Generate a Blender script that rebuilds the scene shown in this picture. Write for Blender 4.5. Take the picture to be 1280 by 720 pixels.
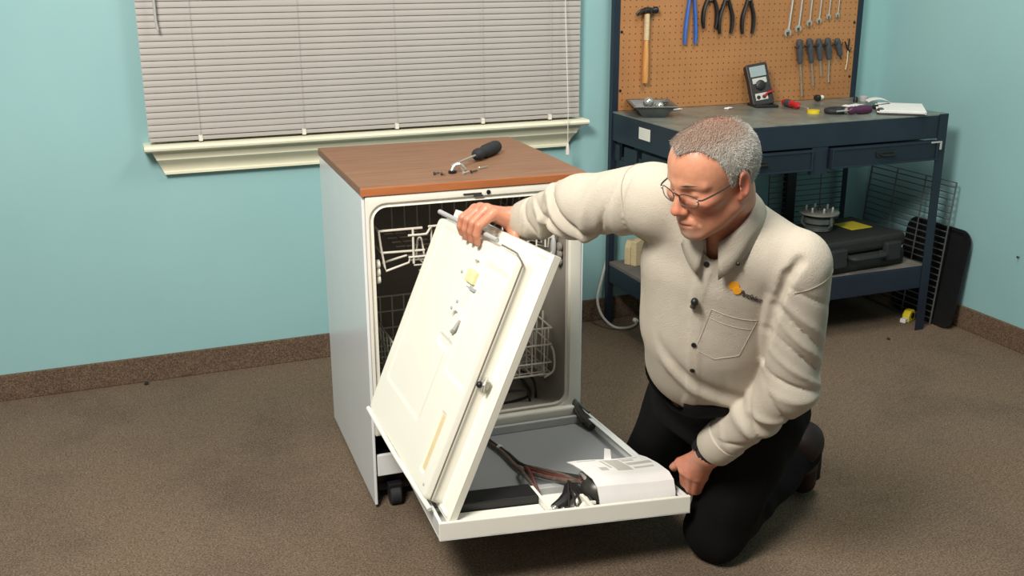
import bpy, bmesh, math, random
import numpy as np
from mathutils import Vector, Matrix, Euler
from mathutils.bvhtree import BVHTree

for o in list(bpy.data.objects):
    bpy.data.objects.remove(o)
scene = bpy.context.scene
COL = scene.collection
random.seed(7)
RNG = np.random.RandomState(7)

# ------------------------------------------------------------------ camera
cam_data = bpy.data.cameras.new('camera')
cam = bpy.data.objects.new('camera', cam_data)
COL.objects.link(cam)
cam_data.sensor_fit = 'HORIZONTAL'
cam_data.sensor_width = 36.0
cam_data.lens = 36.0 * 1314.86 / 1280.0
cam_data.clip_start = 0.02
YAW, PITCH, ROLL = 0.3754, 0.3032, -0.0031
_f = Vector((math.sin(YAW)*math.cos(PITCH), math.cos(YAW)*math.cos(PITCH), -math.sin(PITCH)))
_r = Vector((math.cos(YAW), -math.sin(YAW), 0))
_u = _r.cross(_f)
_R = _r*math.cos(ROLL) + _u*math.sin(ROLL)
_U = _u*math.cos(ROLL) - _r*math.sin(ROLL)
cam.matrix_world = Matrix(((_R.x, _U.x, -_f.x, -0.5474), (_R.y, _U.y, -_f.y, -3.7938), (_R.z, _U.z, -_f.z, 1.4609), (0, 0, 0, 1)))
scene.camera = cam

# ------------------------------------------------------------------ world, lamps, exposure
world = bpy.data.worlds.new('world')
scene.world = world
world.use_nodes = True
world.node_tree.nodes['Background'].inputs['Color'].default_value = (0.95, 0.97, 1.0, 1)
world.node_tree.nodes['Background'].inputs['Strength'].default_value = 0.18

def area_lamp(name, loc, target, size, power, color):
    d = bpy.data.lights.new(name, 'AREA')
    d.shape = 'RECTANGLE'
    d.size, d.size_y = size
    d.energy = power
    d.color = color
    o = bpy.data.objects.new(name, d)
    COL.objects.link(o)
    o.location = loc
    o.rotation_euler = (Vector(target)-Vector(loc)).to_track_quat('-Z', 'Y').to_euler()
    return o
area_lamp('studio_softbox', (-1.15, -2.9, 2.85), (0.4, -1.0, 0.5), (0.8, 0.8), 135, (1.0, 0.95, 0.87))
area_lamp('ceiling_panel', (1.4, -1.7, 2.9), (1.6, -1.0, 0.5), (0.9, 0.9), 36, (1.0, 0.95, 0.87))

scene.view_settings.view_transform = 'Standard'
scene.view_settings.look = 'None'
scene.view_settings.gamma = 1.0
scene.view_settings.use_curve_mapping = False
scene.view_settings.exposure = 0.0

# ------------------------------------------------------------------ helpers: materials
def lin(c):
    return tuple(((x/12.92) if x <= 0.04045 else ((x+0.055)/1.055)**2.4) for x in c)
def rgb(r, g, b):
    return lin((r/255.0, g/255.0, b/255.0))

class NT:
    def __init__(self, name):
        self.m = bpy.data.materials.new(name)
        self.m.use_nodes = True
        self.t = self.m.node_tree
        self.b = self.t.nodes['Principled BSDF']
    def node(self, typ, **kw):
        n = self.t.nodes.new(typ)
        for k, v in kw.items():
            setattr(n, k, v)
        return n
    def link(self, a, b):
        self.t.links.new(a, b)
    def coord(self, scale=(1, 1, 1)):
        tc = self.node('ShaderNodeTexCoord')
        mp = self.node('ShaderNodeMapping')
        mp.inputs['Scale'].default_value = scale
        self.link(tc.outputs['Object'], mp.inputs['Vector'])
        return mp.outputs['Vector']
    def noise(self, vec, scale, detail=3, rough=0.55):
        n = self.node('ShaderNodeTexNoise')
        n.inputs['Scale'].default_value = scale
        n.inputs['Detail'].default_value = detail
        n.inputs['Roughness'].default_value = rough
        self.link(vec, n.inputs['Vector'])
        return n.outputs['Fac']
    def ramp(self, fac, stops):
        r = self.node('ShaderNodeValToRGB')
        els = r.color_ramp.elements
        while len(els) < len(stops):
            els.new(0.5)
        for e, (p, c) in zip(els, stops):
            e.position = p
            e.color = tuple(c) + (1,)
        self.link(fac, r.inputs['Fac'])
        return r.outputs['Color']
    def mix(self, fac, a, b, mode='MIX'):
        n = self.node('ShaderNodeMix', data_type='RGBA', blend_type=mode)
        for s, v in ((n.inputs[0], fac), (n.inputs[6], a), (n.inputs[7], b)):
            if hasattr(v, 'node'):
                self.link(v, s)
            elif isinstance(v, (int, float)):
                s.default_value = v
            else:
                s.default_value = tuple(v) + (1,)
        return n.outputs[2]
    def bump(self, height, strength, dist=0.01):
        n = self.node('ShaderNodeBump')
        n.inputs['Strength'].default_value = strength
        n.inputs['Distance'].default_value = dist
        self.link(height, n.inputs['Height'])
        self.link(n.outputs['Normal'], self.b.inputs['Normal'])

def mat(name, color, rough=0.5, metal=0.0, var=0.08, scale=30, bump=0.0, bscale=None, aniso=(1, 1, 1), spec=0.5):
    t = NT(name)
    v = t.coord(aniso)
    n = t.noise(v, scale)
    c = color
    lo = tuple(x*(1-var) for x in c)
    hi = tuple(min(1, x*(1+var)) for x in c)
    t.link(t.ramp(n, [(0.3, lo), (0.7, hi)]), t.b.inputs['Base Color'])
    t.b.inputs['Roughness'].default_value = rough
    t.b.inputs['Metallic'].default_value = metal
    t.b.inputs['Specular IOR Level'].default_value = spec
    if bump:
        t.bump(t.noise(v, bscale or scale*4), bump, 0.004)
    return t.m

M = {}
def make_materials():
    # painted walls
    t = NT('wall_paint'); v = t.coord()
    t.link(t.ramp(t.noise(v, 1.3, 4), [(0.3, rgb(144, 186, 188)), (0.7, rgb(152, 194, 195))]), t.b.inputs['Base Color'])
    t.b.inputs['Roughness'].default_value = 0.62
    t.b.inputs['Specular IOR Level'].default_value = 0.3
    t.bump(t.noise(v, 260, 2), 0.12, 0.002)
    M['wall'] = t.m
    # carpet
    for nm, k in (('carpet', (1.0, 1.0, 1.0)), ('carpet_base', (0.86, 0.80, 0.78))):
        t = NT(nm); v = t.coord()
        sp = t.ramp(t.noise(v, 190, 4, 0.75), [(0.30, tuple(a*b for a, b in zip(rgb(80, 67, 56), k))), (0.5, tuple(a*b for a, b in zip(rgb(127, 110, 93), k))), (0.72, tuple(a*b for a, b in zip(rgb(174, 155, 134), k)))])
        mid = t.ramp(t.noise(v, 46, 3, 0.7), [(0.3, (0.80, 0.79, 0.78)), (0.7, (1, 1, 1))])
        wear = t.ramp(t.noise(v, 2.1, 4, 0.6), [(0.34, (0.80, 0.80, 0.82)), (0.50, (0.97, 0.97, 0.97)), (0.70, (1.0, 0.97, 0.93))])
        a = t.mix(1.0, sp, mid, 'MULTIPLY')
        a = t.mix(1.0, a, wear, 'MULTIPLY')
        t.link(a, t.b.inputs['Base Color'])
        t.b.inputs['Roughness'].default_value = 1.0
        t.b.inputs['Specular IOR Level'].default_value = 0.05
        t.bump(t.noise(v, 200, 4, 0.8), 0.7, 0.006)
        M[nm] = t.m
    # pegboard: brown hardboard with a grid of holes
    t = NT('pegboard'); tc = t.node('ShaderNodeTexCoord')
    sx = t.node('ShaderNodeSeparateXYZ'); t.link(tc.outputs['Object'], sx.inputs[0])
    ds = []
    for ax in ('X', 'Z'):
        d = t.node('ShaderNodeMath', operation='DIVIDE'); t.link(sx.outputs[ax], d.inputs[0]); d.inputs[1].default_value = 0.0254
        fr = t.node('ShaderNodeMath', operation='FRACT'); t.link(d.outputs[0], fr.inputs[0])
        su = t.node('ShaderNodeMath', operation='SUBTRACT'); t.link(fr.outputs[0], su.inputs[0]); su.inputs[1].default_value = 0.5
        pw = t.node('ShaderNodeMath', operation='MULTIPLY'); t.link(su.outputs[0], pw.inputs[0]); t.link(su.outputs[0], pw.inputs[1])
        ds.append(pw.outputs[0])
    ad = t.node('ShaderNodeMath', operation='ADD'); t.link(ds[0], ad.inputs[0]); t.link(ds[1], ad.inputs[1])
    lt = t.node('ShaderNodeMath', operation='LESS_THAN'); t.link(ad.outputs[0], lt.inputs[0]); lt.inputs[1].default_value = 0.0125
    base = t.ramp(t.noise(t.coord(), 5, 5), [(0.3, rgb(164, 113, 68)), (0.7, rgb(180, 127, 79))])
    t.link(t.mix(lt.outputs[0], base, rgb(92, 58, 34)), t.b.inputs['Base Color'])
    t.b.inputs['Roughness'].default_value = 0.6
    M['pegboard'] = t.m
    # wood-grain countertop laminate
    t = NT('countertop_laminate'); v = t.coord((2.2, 26, 26))
    g = t.noise(v, 3.2, 6, 0.65)
    t.link(t.ramp(g, [(0.28, rgb(120, 85, 61)), (0.5, rgb(137, 99, 73)), (0.75, rgb(149, 112, 85))]), t.b.inputs['Base Color'])
    t.b.inputs['Roughness'].default_value = 0.55
    M['wood'] = t.m
    t = NT('countertop_edge'); v = t.coord((3, 30, 30))
    t.link(t.ramp(t.noise(v, 3, 5), [(0.3, rgb(160, 94, 54)), (0.7, rgb(176, 108, 64))]), t.b.inputs['Base Color'])
    t.b.inputs['Roughness'].default_value = 0.4
    M['wood_edge'] = t.m
    t = NT('handle_wood'); v = t.coord((30, 30, 3))
    t.link(t.ramp(t.noise(v, 4, 4), [(0.3, rgb(196, 134, 70)), (0.7, rgb(220, 164, 96))]), t.b.inputs['Base Color'])
    M['handle_wood'] = t.m
    # galvanised / scuffed bench top
    t = NT('bench_steel'); v = t.coord()
    t.link(t.ramp(t.noise(v, 7, 5, 0.7), [(0.3, rgb(105, 112, 108)), (0.55, rgb(138, 142, 134)), (0.75, rgb(160, 160, 150))]), t.b.inputs['Base Color'])
    t.b.inputs['Metallic'].default_value = 0.35
    r = t.node('ShaderNodeMapRange'); t.link(t.noise(v, 20, 4), r.inputs[0]); r.inputs[3].default_value = 0.22; r.inputs[4].default_value = 0.5
    t.link(r.outputs[0], t.b.inputs['Roughness'])
    M['bench_steel'] = t.m
    M['navy'] = mat('navy_painted_steel', rgb(30, 40, 54), 0.45, 0.1, 0.12, 9)
    M['navy_dark'] = mat('drawer_navy_steel', rgb(25, 34, 46), 0.45, 0.1, 0.12, 9)
    M['shelf_grey'] = mat('shelf_board', rgb(112, 106, 100), 0.8, 0, 0.12, 20)
    M['cream'] = mat('cream_gloss_paint', rgb(234, 231, 206), 0.35, 0, 0.03, 8)
    M['slat'] = mat('blind_slat_vinyl', rgb(170, 164, 159), 0.5, 0, 0.03, 6)
    M['cord'] = mat('white_cord', rgb(222, 216, 206), 0.7, 0, 0.05, 60)
    M['glass_dark'] = mat('window_pane_glass', rgb(150, 160, 165), 0.08, 0, 0.03, 5)
    M['enamel'] = mat('white_enamel_steel', rgb(226, 228, 226), 0.28, 0, 0.02, 5)
    M['enamel_side'] = mat('white_side_panel', rgb(226, 229, 230), 0.22, 0, 0.02, 5)
    M['white_plastic'] = mat('white_plastic', rgb(238, 236, 224), 0.32, 0, 0.02, 12)
    M['frame_plastic'] = mat('tub_frame_plastic', rgb(222, 218, 206), 0.4, 0, 0.03, 12)
    M['liner'] = mat('liner_white_plastic', rgb(240, 238, 224), 0.36, 0, 0.015, 6)
    M['tub'] = mat('tub_grey_plastic', rgb(144, 137, 128), 0.4, 0, 0.06, 9)
    M['rack'] = mat('rack_vinyl_coating', rgb(222, 214, 200), 0.45, 0, 0.05, 40)
    M['black'] = mat('black_plastic', rgb(24, 24, 26), 0.45, 0, 0.15, 30)
    M['black_soft'] = mat('black_rubber', rgb(34, 36, 39), 0.7, 0, 0.12, 40)
    M['case'] = mat('charcoal_case_plastic', rgb(34, 33, 32), 0.6, 0, 0.15, 40, 0.2)
    M['chrome'] = mat('chrome', rgb(215, 213, 205), 0.2, 0.8, 0.05, 20)
    M['steel'] = mat('brushed_steel', rgb(190, 188, 180), 0.4, 0.55, 0.08, 30)
    M['dark_steel'] = mat('dark_steel', rgb(82, 80, 76), 0.4, 0.6, 0.2, 40)
    M['grey_sheet'] = mat('grey_damping_sheet', rgb(140, 142, 144), 0.5, 0, 0.03, 7)
    M['grey_edge'] = mat('grey_plastic', rgb(176, 177, 175), 0.4, 0, 0.04, 20)
    M['wire_tan'] = mat('cloth_wire_sleeve', rgb(92, 76, 66), 0.8, 0, 0.35, 120)
    M['wire_black'] = mat('black_wire', rgb(30, 28, 28), 0.5, 0, 0.2, 40)
    M['wire_red'] = mat('red_brown_wire', rgb(96, 44, 40), 0.5, 0, 0.2, 40)
    M['yellow'] = mat('yellow_plastic', rgb(226, 200, 40), 0.4, 0, 0.06, 30)
    M['cream_clip'] = mat('cream_clip_plastic', rgb(228, 222, 170), 0.35, 0, 0.04, 30)
    M['tan_strip'] = mat('tan_strip', rgb(226, 206, 158), 0.5, 0, 0.03, 30)
    M['red'] = mat('red_plastic', rgb(190, 36, 40), 0.35, 0, 0.1, 40)
    M['purple'] = mat('purple_plastic', rgb(78, 32, 66), 0.35, 0, 0.1, 40)
    M['blue'] = mat('blue_grip', rgb(52, 100, 180), 0.5, 0, 0.08, 40)
    M['paper'] = mat('white_paper', rgb(235, 233, 230), 0.8, 0, 0.03, 20)
    M['print'] = mat('grey_print', rgb(188, 187, 178), 0.8, 0, 0.05, 20)
    M['lcd'] = mat('lcd_screen', rgb(150, 166, 168), 0.25, 0, 0.04, 20)
    M['meter'] = mat('meter_case', rgb(38, 36, 36), 0.5, 0, 0.1, 40)
    M['meter_face'] = mat('meter_face', rgb(186, 186, 178), 0.5, 0, 0.1, 60)
    M['gun_grey'] = mat('grey_screwdriver_grip', rgb(66, 70, 76), 0.6, 0, 0.12, 60)
    M['pine'] = mat('pale_block', rgb(206, 186, 146), 0.7, 0, 0.12, 30, aniso=(1, 1, 8))
    M['zinc'] = mat('zinc_tray', rgb(112, 116, 114), 0.35, 0.5, 0.15, 30)
    M['hose'] = mat('grey_white_hose', rgb(190, 186, 178), 0.5, 0, 0.06, 40)
make_materials()

# ------------------------------------------------------------------ helpers: meshes
class MB:
    def __init__(self):
        self.v, self.f = [], []
    def add(self, vs, fs, T=None):
        n = len(self.v)
        for p in vs:
            p = Vector(p)
            if T is not None:
                p = T @ p
            self.v.append(tuple(p))
        self.f += [tuple(i+n for i in f) for f in fs]
        return self
    def box(self, x0, x1, y0, y1, z0, z1, T=None):
        vs = [(x, y, z) for x in (x0, x1) for y in (y0, y1) for z in (z0, z1)]
        fs = [(0, 1, 3, 2), (4, 6, 7, 5), (0, 4, 5, 1), (2, 3, 7, 6), (0, 2, 6, 4), (1, 5, 7, 3)]
        return self.add(vs, fs, T)
    def grid_box(self, fn, u0, u1, v0, v1, w0, w1, nu=6, nv=6):
        """box in a mapped (u,v,w) space, subdivided in u and v"""
        us = np.linspace(u0, u1, nu+1); vs = np.linspace(v0, v1, nv+1)
        n = len(self.v)
        for w in (w0, w1):
            for a in us:
                for b in vs:
                    self.v.append(tuple(fn(a, b, w)))
        S = (nu+1)*(nv+1)
        I = lambda i, j, k: n + k*S + i*(nv+1) + j
        for i in range(nu):
            for j in range(nv):
                self.f.append((I(i, j, 0), I(i, j+1, 0), I(i+1, j+1, 0), I(i+1, j, 0)))
                self.f.append((I(i, j, 1), I(i+1, j, 1), I(i+1, j+1, 1), I(i, j+1, 1)))
        for i in range(nu):
            self.f.append((I(i, 0, 0), I(i+1, 0, 0), I(i+1, 0, 1), I(i, 0, 1)))
            self.f.append((I(i, nv, 0), I(i, nv, 1), I(i+1, nv, 1), I(i+1, nv, 0)))
        for j in range(nv):
            self.f.append((I(0, j, 0), I(0, j, 1), I(0, j+1, 1), I(0, j+1, 0)))
            self.f.append((I(nu, j, 0), I(nu, j+1, 0), I(nu, j+1, 1), I(nu, j, 1)))
        return self
    def tube(self, path, r, n=8, closed=False, T=None, flat=1.0):
        P = [Vector(p) for p in path]
        m = len(P)
        rs = list(r) if hasattr(r, '__len__') else [r]*m
        tang = []
        for i in range(m):
            if closed:
                t = P[(i+1) % m]-P[i-1]
            else:
                t = P[min(i+1, m-1)]-P[max(i-1, 0)]
            tang.append(t.normalized())
        up = Vector((0, 0, 1))
        if abs(tang[0].dot(up)) > 0.9:
            up = Vector((1, 0, 0))
        nrm = (up - tang[0]*up.dot(tang[0])).normalized()
        vs = []
        for i in range(m):
            nrm = (nrm - tang[i]*nrm.dot(tang[i])).normalized()
            b = tang[i].cross(nrm)
            for k in range(n):
                a = 2*math.pi*k/n
                vs.append(P[i] + (nrm*math.cos(a)*flat + b*math.sin(a))*rs[i])
        fs = []
        for i in range(m if closed else m-1):
            j = (i+1) % m
            for k in range(n):
                l = (k+1) % n
                fs.append((i*n+k, i*n+l, j*n+l, j*n+k))
        if not closed:
            fs.append(tuple(reversed(range(n))))
            fs.append(tuple((m-1)*n+k for k in range(n)))
        return self.add(vs, fs, T)
    def lathe(self, prof, n=16, T=None):
        vs, fs = [], []
        m = len(prof)
        for (r, z) in prof:
            for k in range(n):
                a = 2*math.pi*k/n
                vs.append((max(r, 1e-5)*math.cos(a), max(r, 1e-5)*math.sin(a), z))
        for i in range(m-1):
            for k in range(n):
                l = (k+1) % n
                fs.append((i*n+k, i*n+l, (i+1)*n+l, (i+1)*n+k))
        fs.append(tuple(reversed(range(n))))
        fs.append(tuple((m-1)*n+k for k in range(n)))
        return self.add(vs, fs, T)
    def prism(self, poly, z0, z1, T=None):
        n = len(poly)
        vs = [(x, y, z0) for x, y in poly] + [(x, y, z1) for x, y in poly]
        fs = [tuple(reversed(range(n))), tuple(range(n, 2*n))]
        for k in range(n):
            l = (k+1) % n
            fs.append((k, l, n+l, n+k))
        return self.add(vs, fs, T)
    def sphere(self, c, r, n=12, T=None):
        rx, ry, rz = r if hasattr(r, '__len__') else (r, r, r)
        prof = [(math.sin(math.pi*i/n), -math.cos(math.pi*i/n)) for i in range(n+1)]
        S = Matrix.Translation(c) @ Matrix.Diagonal((rx, ry, rz, 1))
        return self.lathe(prof, n+4, (T @ S) if T is not None else S)
    def mesh(self, name):
        me = bpy.data.meshes.new(name)
        me.from_pydata(self.v, [], self.f)
        bm = bmesh.new(); bm.from_mesh(me)
        bmesh.ops.recalc_face_normals(bm, faces=bm.faces)
        bm.to_mesh(me); bm.free()
        me.update()
        return me
    def build(self, name, material, parent=None, smooth=False, bevel=0.0, seg=2, off=None):
        if off is not None:
            self.v = [(x-off[0], y-off[1], z-off[2]) for x, y, z in self.v]
        me = self.mesh(name)
        me.materials.append(material)
        o = bpy.data.objects.new(name, me)
        COL.objects.link(o)
        o.parent = parent
        if smooth:
            me.polygons.foreach_set('use_smooth', [True]*len(me.polygons))
            if smooth != 'all':
                shade_auto(me, 40)
        if bevel:
            md = o.modifiers.new('bevel', 'BEVEL')
            md.width = bevel; md.segments = seg; md.limit_method = 'ANGLE'; md.angle_limit = math.radians(35)
        return o

def shade_auto(me, deg):
    bm = bmesh.new(); bm.from_mesh(me)
    lim = math.radians(deg)
    for e in bm.edges:
        if len(e.link_faces) == 2 and e.calc_face_angle(0) > lim:
            e.smooth = False
    bm.to_mesh(me); bm.free()

def tag(o, label=None, cat=None, group=None, kind=None):
    if label: o['label'] = label
    if cat: o['category'] = cat
    if group: o['group'] = group
    if kind: o['kind'] = kind
    return o
def thing(name, label, cat, loc=(0, 0, 0), rz=0.0, group=None):
    o = bpy.data.objects.new(name, None)
    o.empty_display_size = 0.05
    COL.objects.link(o)
    o.location = loc
    o.rotation_euler = (0, 0, rz)
    return tag(o, label, cat, group)
def struct(o):
    o['kind'] = 'structure'
    return o
def TR(loc, rot=(0, 0, 0), s=1.0):
    return Matrix.Translation(loc) @ Euler(rot).to_matrix().to_4x4() @ Matrix.Scale(s, 4)
def along(p, q):
    """matrix that puts local +Z from p towards q"""
    d = Vector(q)-Vector(p)
    return Matrix.Translation(p) @ d.to_track_quat('Z', 'Y').to_matrix().to_4x4()
def bez(pts, n=8):
    """Catmull-Rom through pts"""
    P = [Vector(p) for p in pts]
    P = [P[0]*2-P[1]] + P + [P[-1]*2-P[-2]]
    out = []
    for i in range(1, len(P)-2):
        for k in range(n):
            t = k/n
            a, b, c, d = P[i-1], P[i], P[i+1], P[i+2]
            out.append(0.5*((2*b)+(c-a)*t+(2*a-5*b+4*c-d)*t*t+(3*b-a-3*c+d)*t**3))
    out.append(P[-2])
    return out
# ================================================================== the room
floor = struct(MB().box(-4.5, 2.80, -6.0, 0.02, -0.06, 0).build('floor', M['carpet']))
WX0, WX1, WZ0, WZ1 = -0.375, 1.200, 0.862, 2.00
w = MB()
w.box(-4.5, WX0, 0, 0.12, 0, 2.8).box(WX1, 2.80, 0, 0.12, 0, 2.8).box(WX0, WX1, 0, 0.12, 0, WZ0-0.02).box(WX0, WX1, 0, 0.12, WZ1, 2.8)
wall_back = struct(w.build('wall_back', M['wall']))
wall_right = struct(MB().box(2.6875, 2.80, -6.0, 0.0, 0, 2.8).build('wall_right', M['wall']))
struct(MB().box(-4.5, 2.675, -0.012, 0.0, 0, 0.0945).build('baseboard_back', M['carpet_base'], bevel=0.003))
struct(MB().box(2.675, 2.6875, -6.0, 0.0, 0, 0.0945).build('baseboard_right', M['carpet_base'], bevel=0.003))

# window behind the blind
win = struct(thing('window_1', 'white framed window hidden behind the closed blind', 'window', (0.41, 0.08, 0.862)))
del win['category']
b = MB(); ww = 0.7875
b.box(-ww, ww, -0.02, 0.02, 0, 0.05).box(-ww, ww, -0.02, 0.02, 1.088, 1.138).box(-ww, -ww+0.05, -0.02, 0.02, 0.05, 1.088).box(ww-0.05, ww, -0.02, 0.02, 0.05, 1.088).box(-0.025, 0.025, -0.02, 0.02, 0.05, 1.088)
b.build('window_frame', M['cream'], win)
for x0, x1 in ((-ww+0.05, -0.025), (0.025, ww-0.05)):
    MB().box(x0, x1, 0.0, 0.006, 0.05, 1.088).build('pane', M['glass_dark'], win)

# window stool and apron moulding
prof_stool = [(0.0, 0.842), (-0.083, 0.842), (-0.092, 0.848), (-0.094, 0.855), (-0.090, 0.861), (-0.084, 0.863), (0.08, 0.863), (0.08, 0.842)]
def xprofile(mb, prof, x0, x1, taper=None):
    n = len(prof)
    zt = max(z for _, z in prof)
    vs = []
    for s, x in ((1, x0), (-1, x1)):
        for (y, z) in prof:
            d = taper*(zt-z) if taper else 0
            vs.append((x+s*d, y, z))
    fs = [tuple(range(n)), tuple(reversed(range(n, 2*n)))]
    for k in range(n):
        l = (k+1) % n
        fs.append((k, n+k, n+l, l))
    mb.add(vs, fs)
    return mb
trim = struct(thing('trim_1', 'cream painted window stool with moulded apron below the blind', 'window sill', (0, 0, 0)))
del trim['category']
xprofile(MB(), prof_stool, -0.408, 1.238).build('stool', M['cream'], trim, smooth=True)
prof_apron = [(0.0, 0.842), (-0.066, 0.842), (-0.066, 0.834), (-0.060, 0.824), (-0.055, 0.816), (-0.055, 0.810), (-0.050, 0.805), (-0.036, 0.795), (-0.026, 0.782), (-0.022, 0.770), (-0.022, 0.764), (-0.026, 0.762), (-0.026, 0.754), (0.0, 0.754)]
xprofile(MB(), prof_apron, -0.385, 1.215, 0.45).build('apron', M['cream'], trim, smooth=True)

# ------------------------------------------------------------------ venetian blind
BX0, BX1, BZ0 = -0.388, 1.212, 0.882
blind = thing('venetian_blind', 'closed pale grey venetian blind covering the window', 'blind', (0, -0.045, BZ0))
PITCHZ = 0.0212
NS = 48
def slat_mesh():
    m = MB()
    ns = 6
    tilt = math.radians(73)
    prof = []
    for s in (0, 1):
        rng = range(ns+1) if s == 0 else range(ns, -1, -1)
        for i in rng:
            t = i/ns-0.5
            a = t*0.0262
            c = 0.0022*(1-(2*t)**2) + (0.0006 if s == 0 else 0.0)
            y = a*math.cos(tilt) - c*math.sin(tilt)
            z = a*math.sin(tilt) + c*math.cos(tilt)
            prof.append((-y if False else y, z))
    return xprofile(m, prof, BX0, BX1)
sm = slat_mesh().mesh('slat')
sm.materials.append(M['slat'])
sm.polygons.foreach_set('use_smooth', [True]*len(sm.polygons))
shade_auto(sm, 40)
for i in range(NS):
    o = bpy.data.objects.new('slat', sm)
    COL.objects.link(o)
    o.parent = blind
    o.location = (0, 0, 0.018+i*PITCHZ)
MB().box(BX0, BX1, -0.012, 0.012, -0.010, 0.003).build('bottom_rail', M['slat'], blind, bevel=0.003)
MB().box(BX0, BX1, -0.02, 0.02, 0.018+NS*PITCHZ-0.008, 0.018+NS*PITCHZ+0.03).build('headrail', M['slat'], blind, bevel=0.003)
for x in (-0.22, 0.135, 0.475, 0.81, 1.085):
    MB().tube([(x, -0.016, -0.01), (x, -0.016, 0.018+NS*PITCHZ)], 0.0006, 6).build('ladder_cord', M['slat'], blind)
    MB().box(x-0.007, x+0.007, -0.017, -0.002, -0.014, 0.006).build('cord_clip', M['cord'], blind, bevel=0.002)
lc = MB().tube([(1.138, -0.02, 1.03), (1.137, -0.03, 0.4), (1.137, -0.066, 0.03), (1.137, -0.066, -0.105)], 0.0016, 6).build('lift_cord', M['cord'], blind)
MB().lathe([(0.002, 0), (0.005, -0.006), (0.008, -0.03), (0.0085, -0.045), (0.004, -0.047)], 10, TR((1.137, -0.066, -0.100))).build('tassel', M['cord'], lc, smooth=True)
MB().tube([(-0.332, -0.03, 1.03), (-0.330, -0.032, 0.39), (-0.326, -0.034, 0.36)], 0.0042, 8).build('tilt_wand', M['grey_edge'], blind, smooth=True)

# nail left in the right wall
nl = thing('wall_nail', 'tiny dark nail sticking out of the right wall', 'nail', (2.6875, -0.895, 0.365))
MB().lathe([(0.0014, 0.0), (0.0014, 0.010), (0.0045, 0.0105), (0.0045, 0.012), (0.002, 0.0125)], 10, TR((0, 0, 0), (0, math.radians(-90), 0))).build('nail_head', M['dark_steel'], nl, smooth=True)
# crumbs of dirt on the carpet
def crumb(label, x, y, s):
    t = thing('dirt_crumb', label, 'debris', (x, y, 0), s*90)
    MB().prism([(-s, -0.3*s), (-0.2*s, -0.6*s), (0.9*s, -0.2*s), (0.6*s, 0.5*s), (-0.5*s, 0.6*s)], 0.0, 0.006).build('crumb_chip', M['black_soft'], t, bevel=0.0015)
crumb('dark crumb on the carpet near the left baseboard', -0.484, -0.035, 0.013)
crumb('dark crumb on the carpet in front of the workbench', 2.309, -0.66, 0.011)
# ================================================================== workbench
BX_L, BX_R, BY_F, BY_B, BZ_T = 1.349, 2.524, -0.616, -0.053, 0.883
bench = thing('workbench', 'navy steel workbench with drawers, lower shelf and tall brown pegboard back', 'workbench', (1.94, -0.33, 0))
BO = (1.94, -0.33, 0)
def bb(mb, name, material, parent=bench, **kw):
    return mb.build(name, material, parent, off=BO, **kw)
P = 0.042
def angle_post(x, y, sx, sy, z1, P=0.042):
    m = MB()
    x1, y1 = x+sx*P, y+sy*P
    m.box(min(x, x1), max(x, x1), min(y, y+sy*0.003), max(y, y+sy*0.003), 0, z1)
    m.box(min(x, x+sx*0.003), max(x, x+sx*0.003), min(y+sy*0.003, y1), max(y+sy*0.003, y1), 0, z1)
    return m
bb(angle_post(BX_L, BY_F, 1, 1, BZ_T-0.004), 'leg', M['navy'])
bb(angle_post(BX_R, BY_F, -1, 1, BZ_T+0.002), 'leg', M['navy'])
bb(angle_post(BX_L, -0.0625, 1, 1, 1.62, 0.026), 'leg', M['navy'])
bb(angle_post(BX_R, -0.0625, -1, 1, 1.62, 0.026), 'leg', M['navy'])
bb(MB().box(BX_L+0.004, BX_R-0.004, BY_F+0.004, -0.06, BZ_T-0.004, BZ_T+0.002), 'worktop', M['bench_steel'], bevel=0.001)
bb(MB().box(BX_L+0.004, BX_R-0.010, BY_F+0.0035, BY_F+0.022, 0.792, BZ_T-0.005), 'front_rail', M['navy'], bevel=0.002)
bb(MB().box(BX_L+0.0035, BX_L+0.02, BY_F+0.046, -0.06, 0.772, BZ_T-0.005), 'side_rail', M['navy'], bevel=0.002)
bb(MB().box(BX_R-0.02, BX_R-0.0035, BY_F+0.046, -0.06, 0.792, BZ_T-0.005), 'side_rail', M['navy'], bevel=0.002)
bb(MB().box(BX_L+0.05, BX_R-0.05, -0.062, -0.052, 0.70, BZ_T-0.005), 'rear_rail', M['navy'], bevel=0.002)
lab = MB().box(BX_L+0.0005, BX_L+0.0034, -0.372, -0.288, 0.812, 0.856)
bb(lab, 'label_plate', M['white_plastic'], bevel=0.0008)
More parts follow.
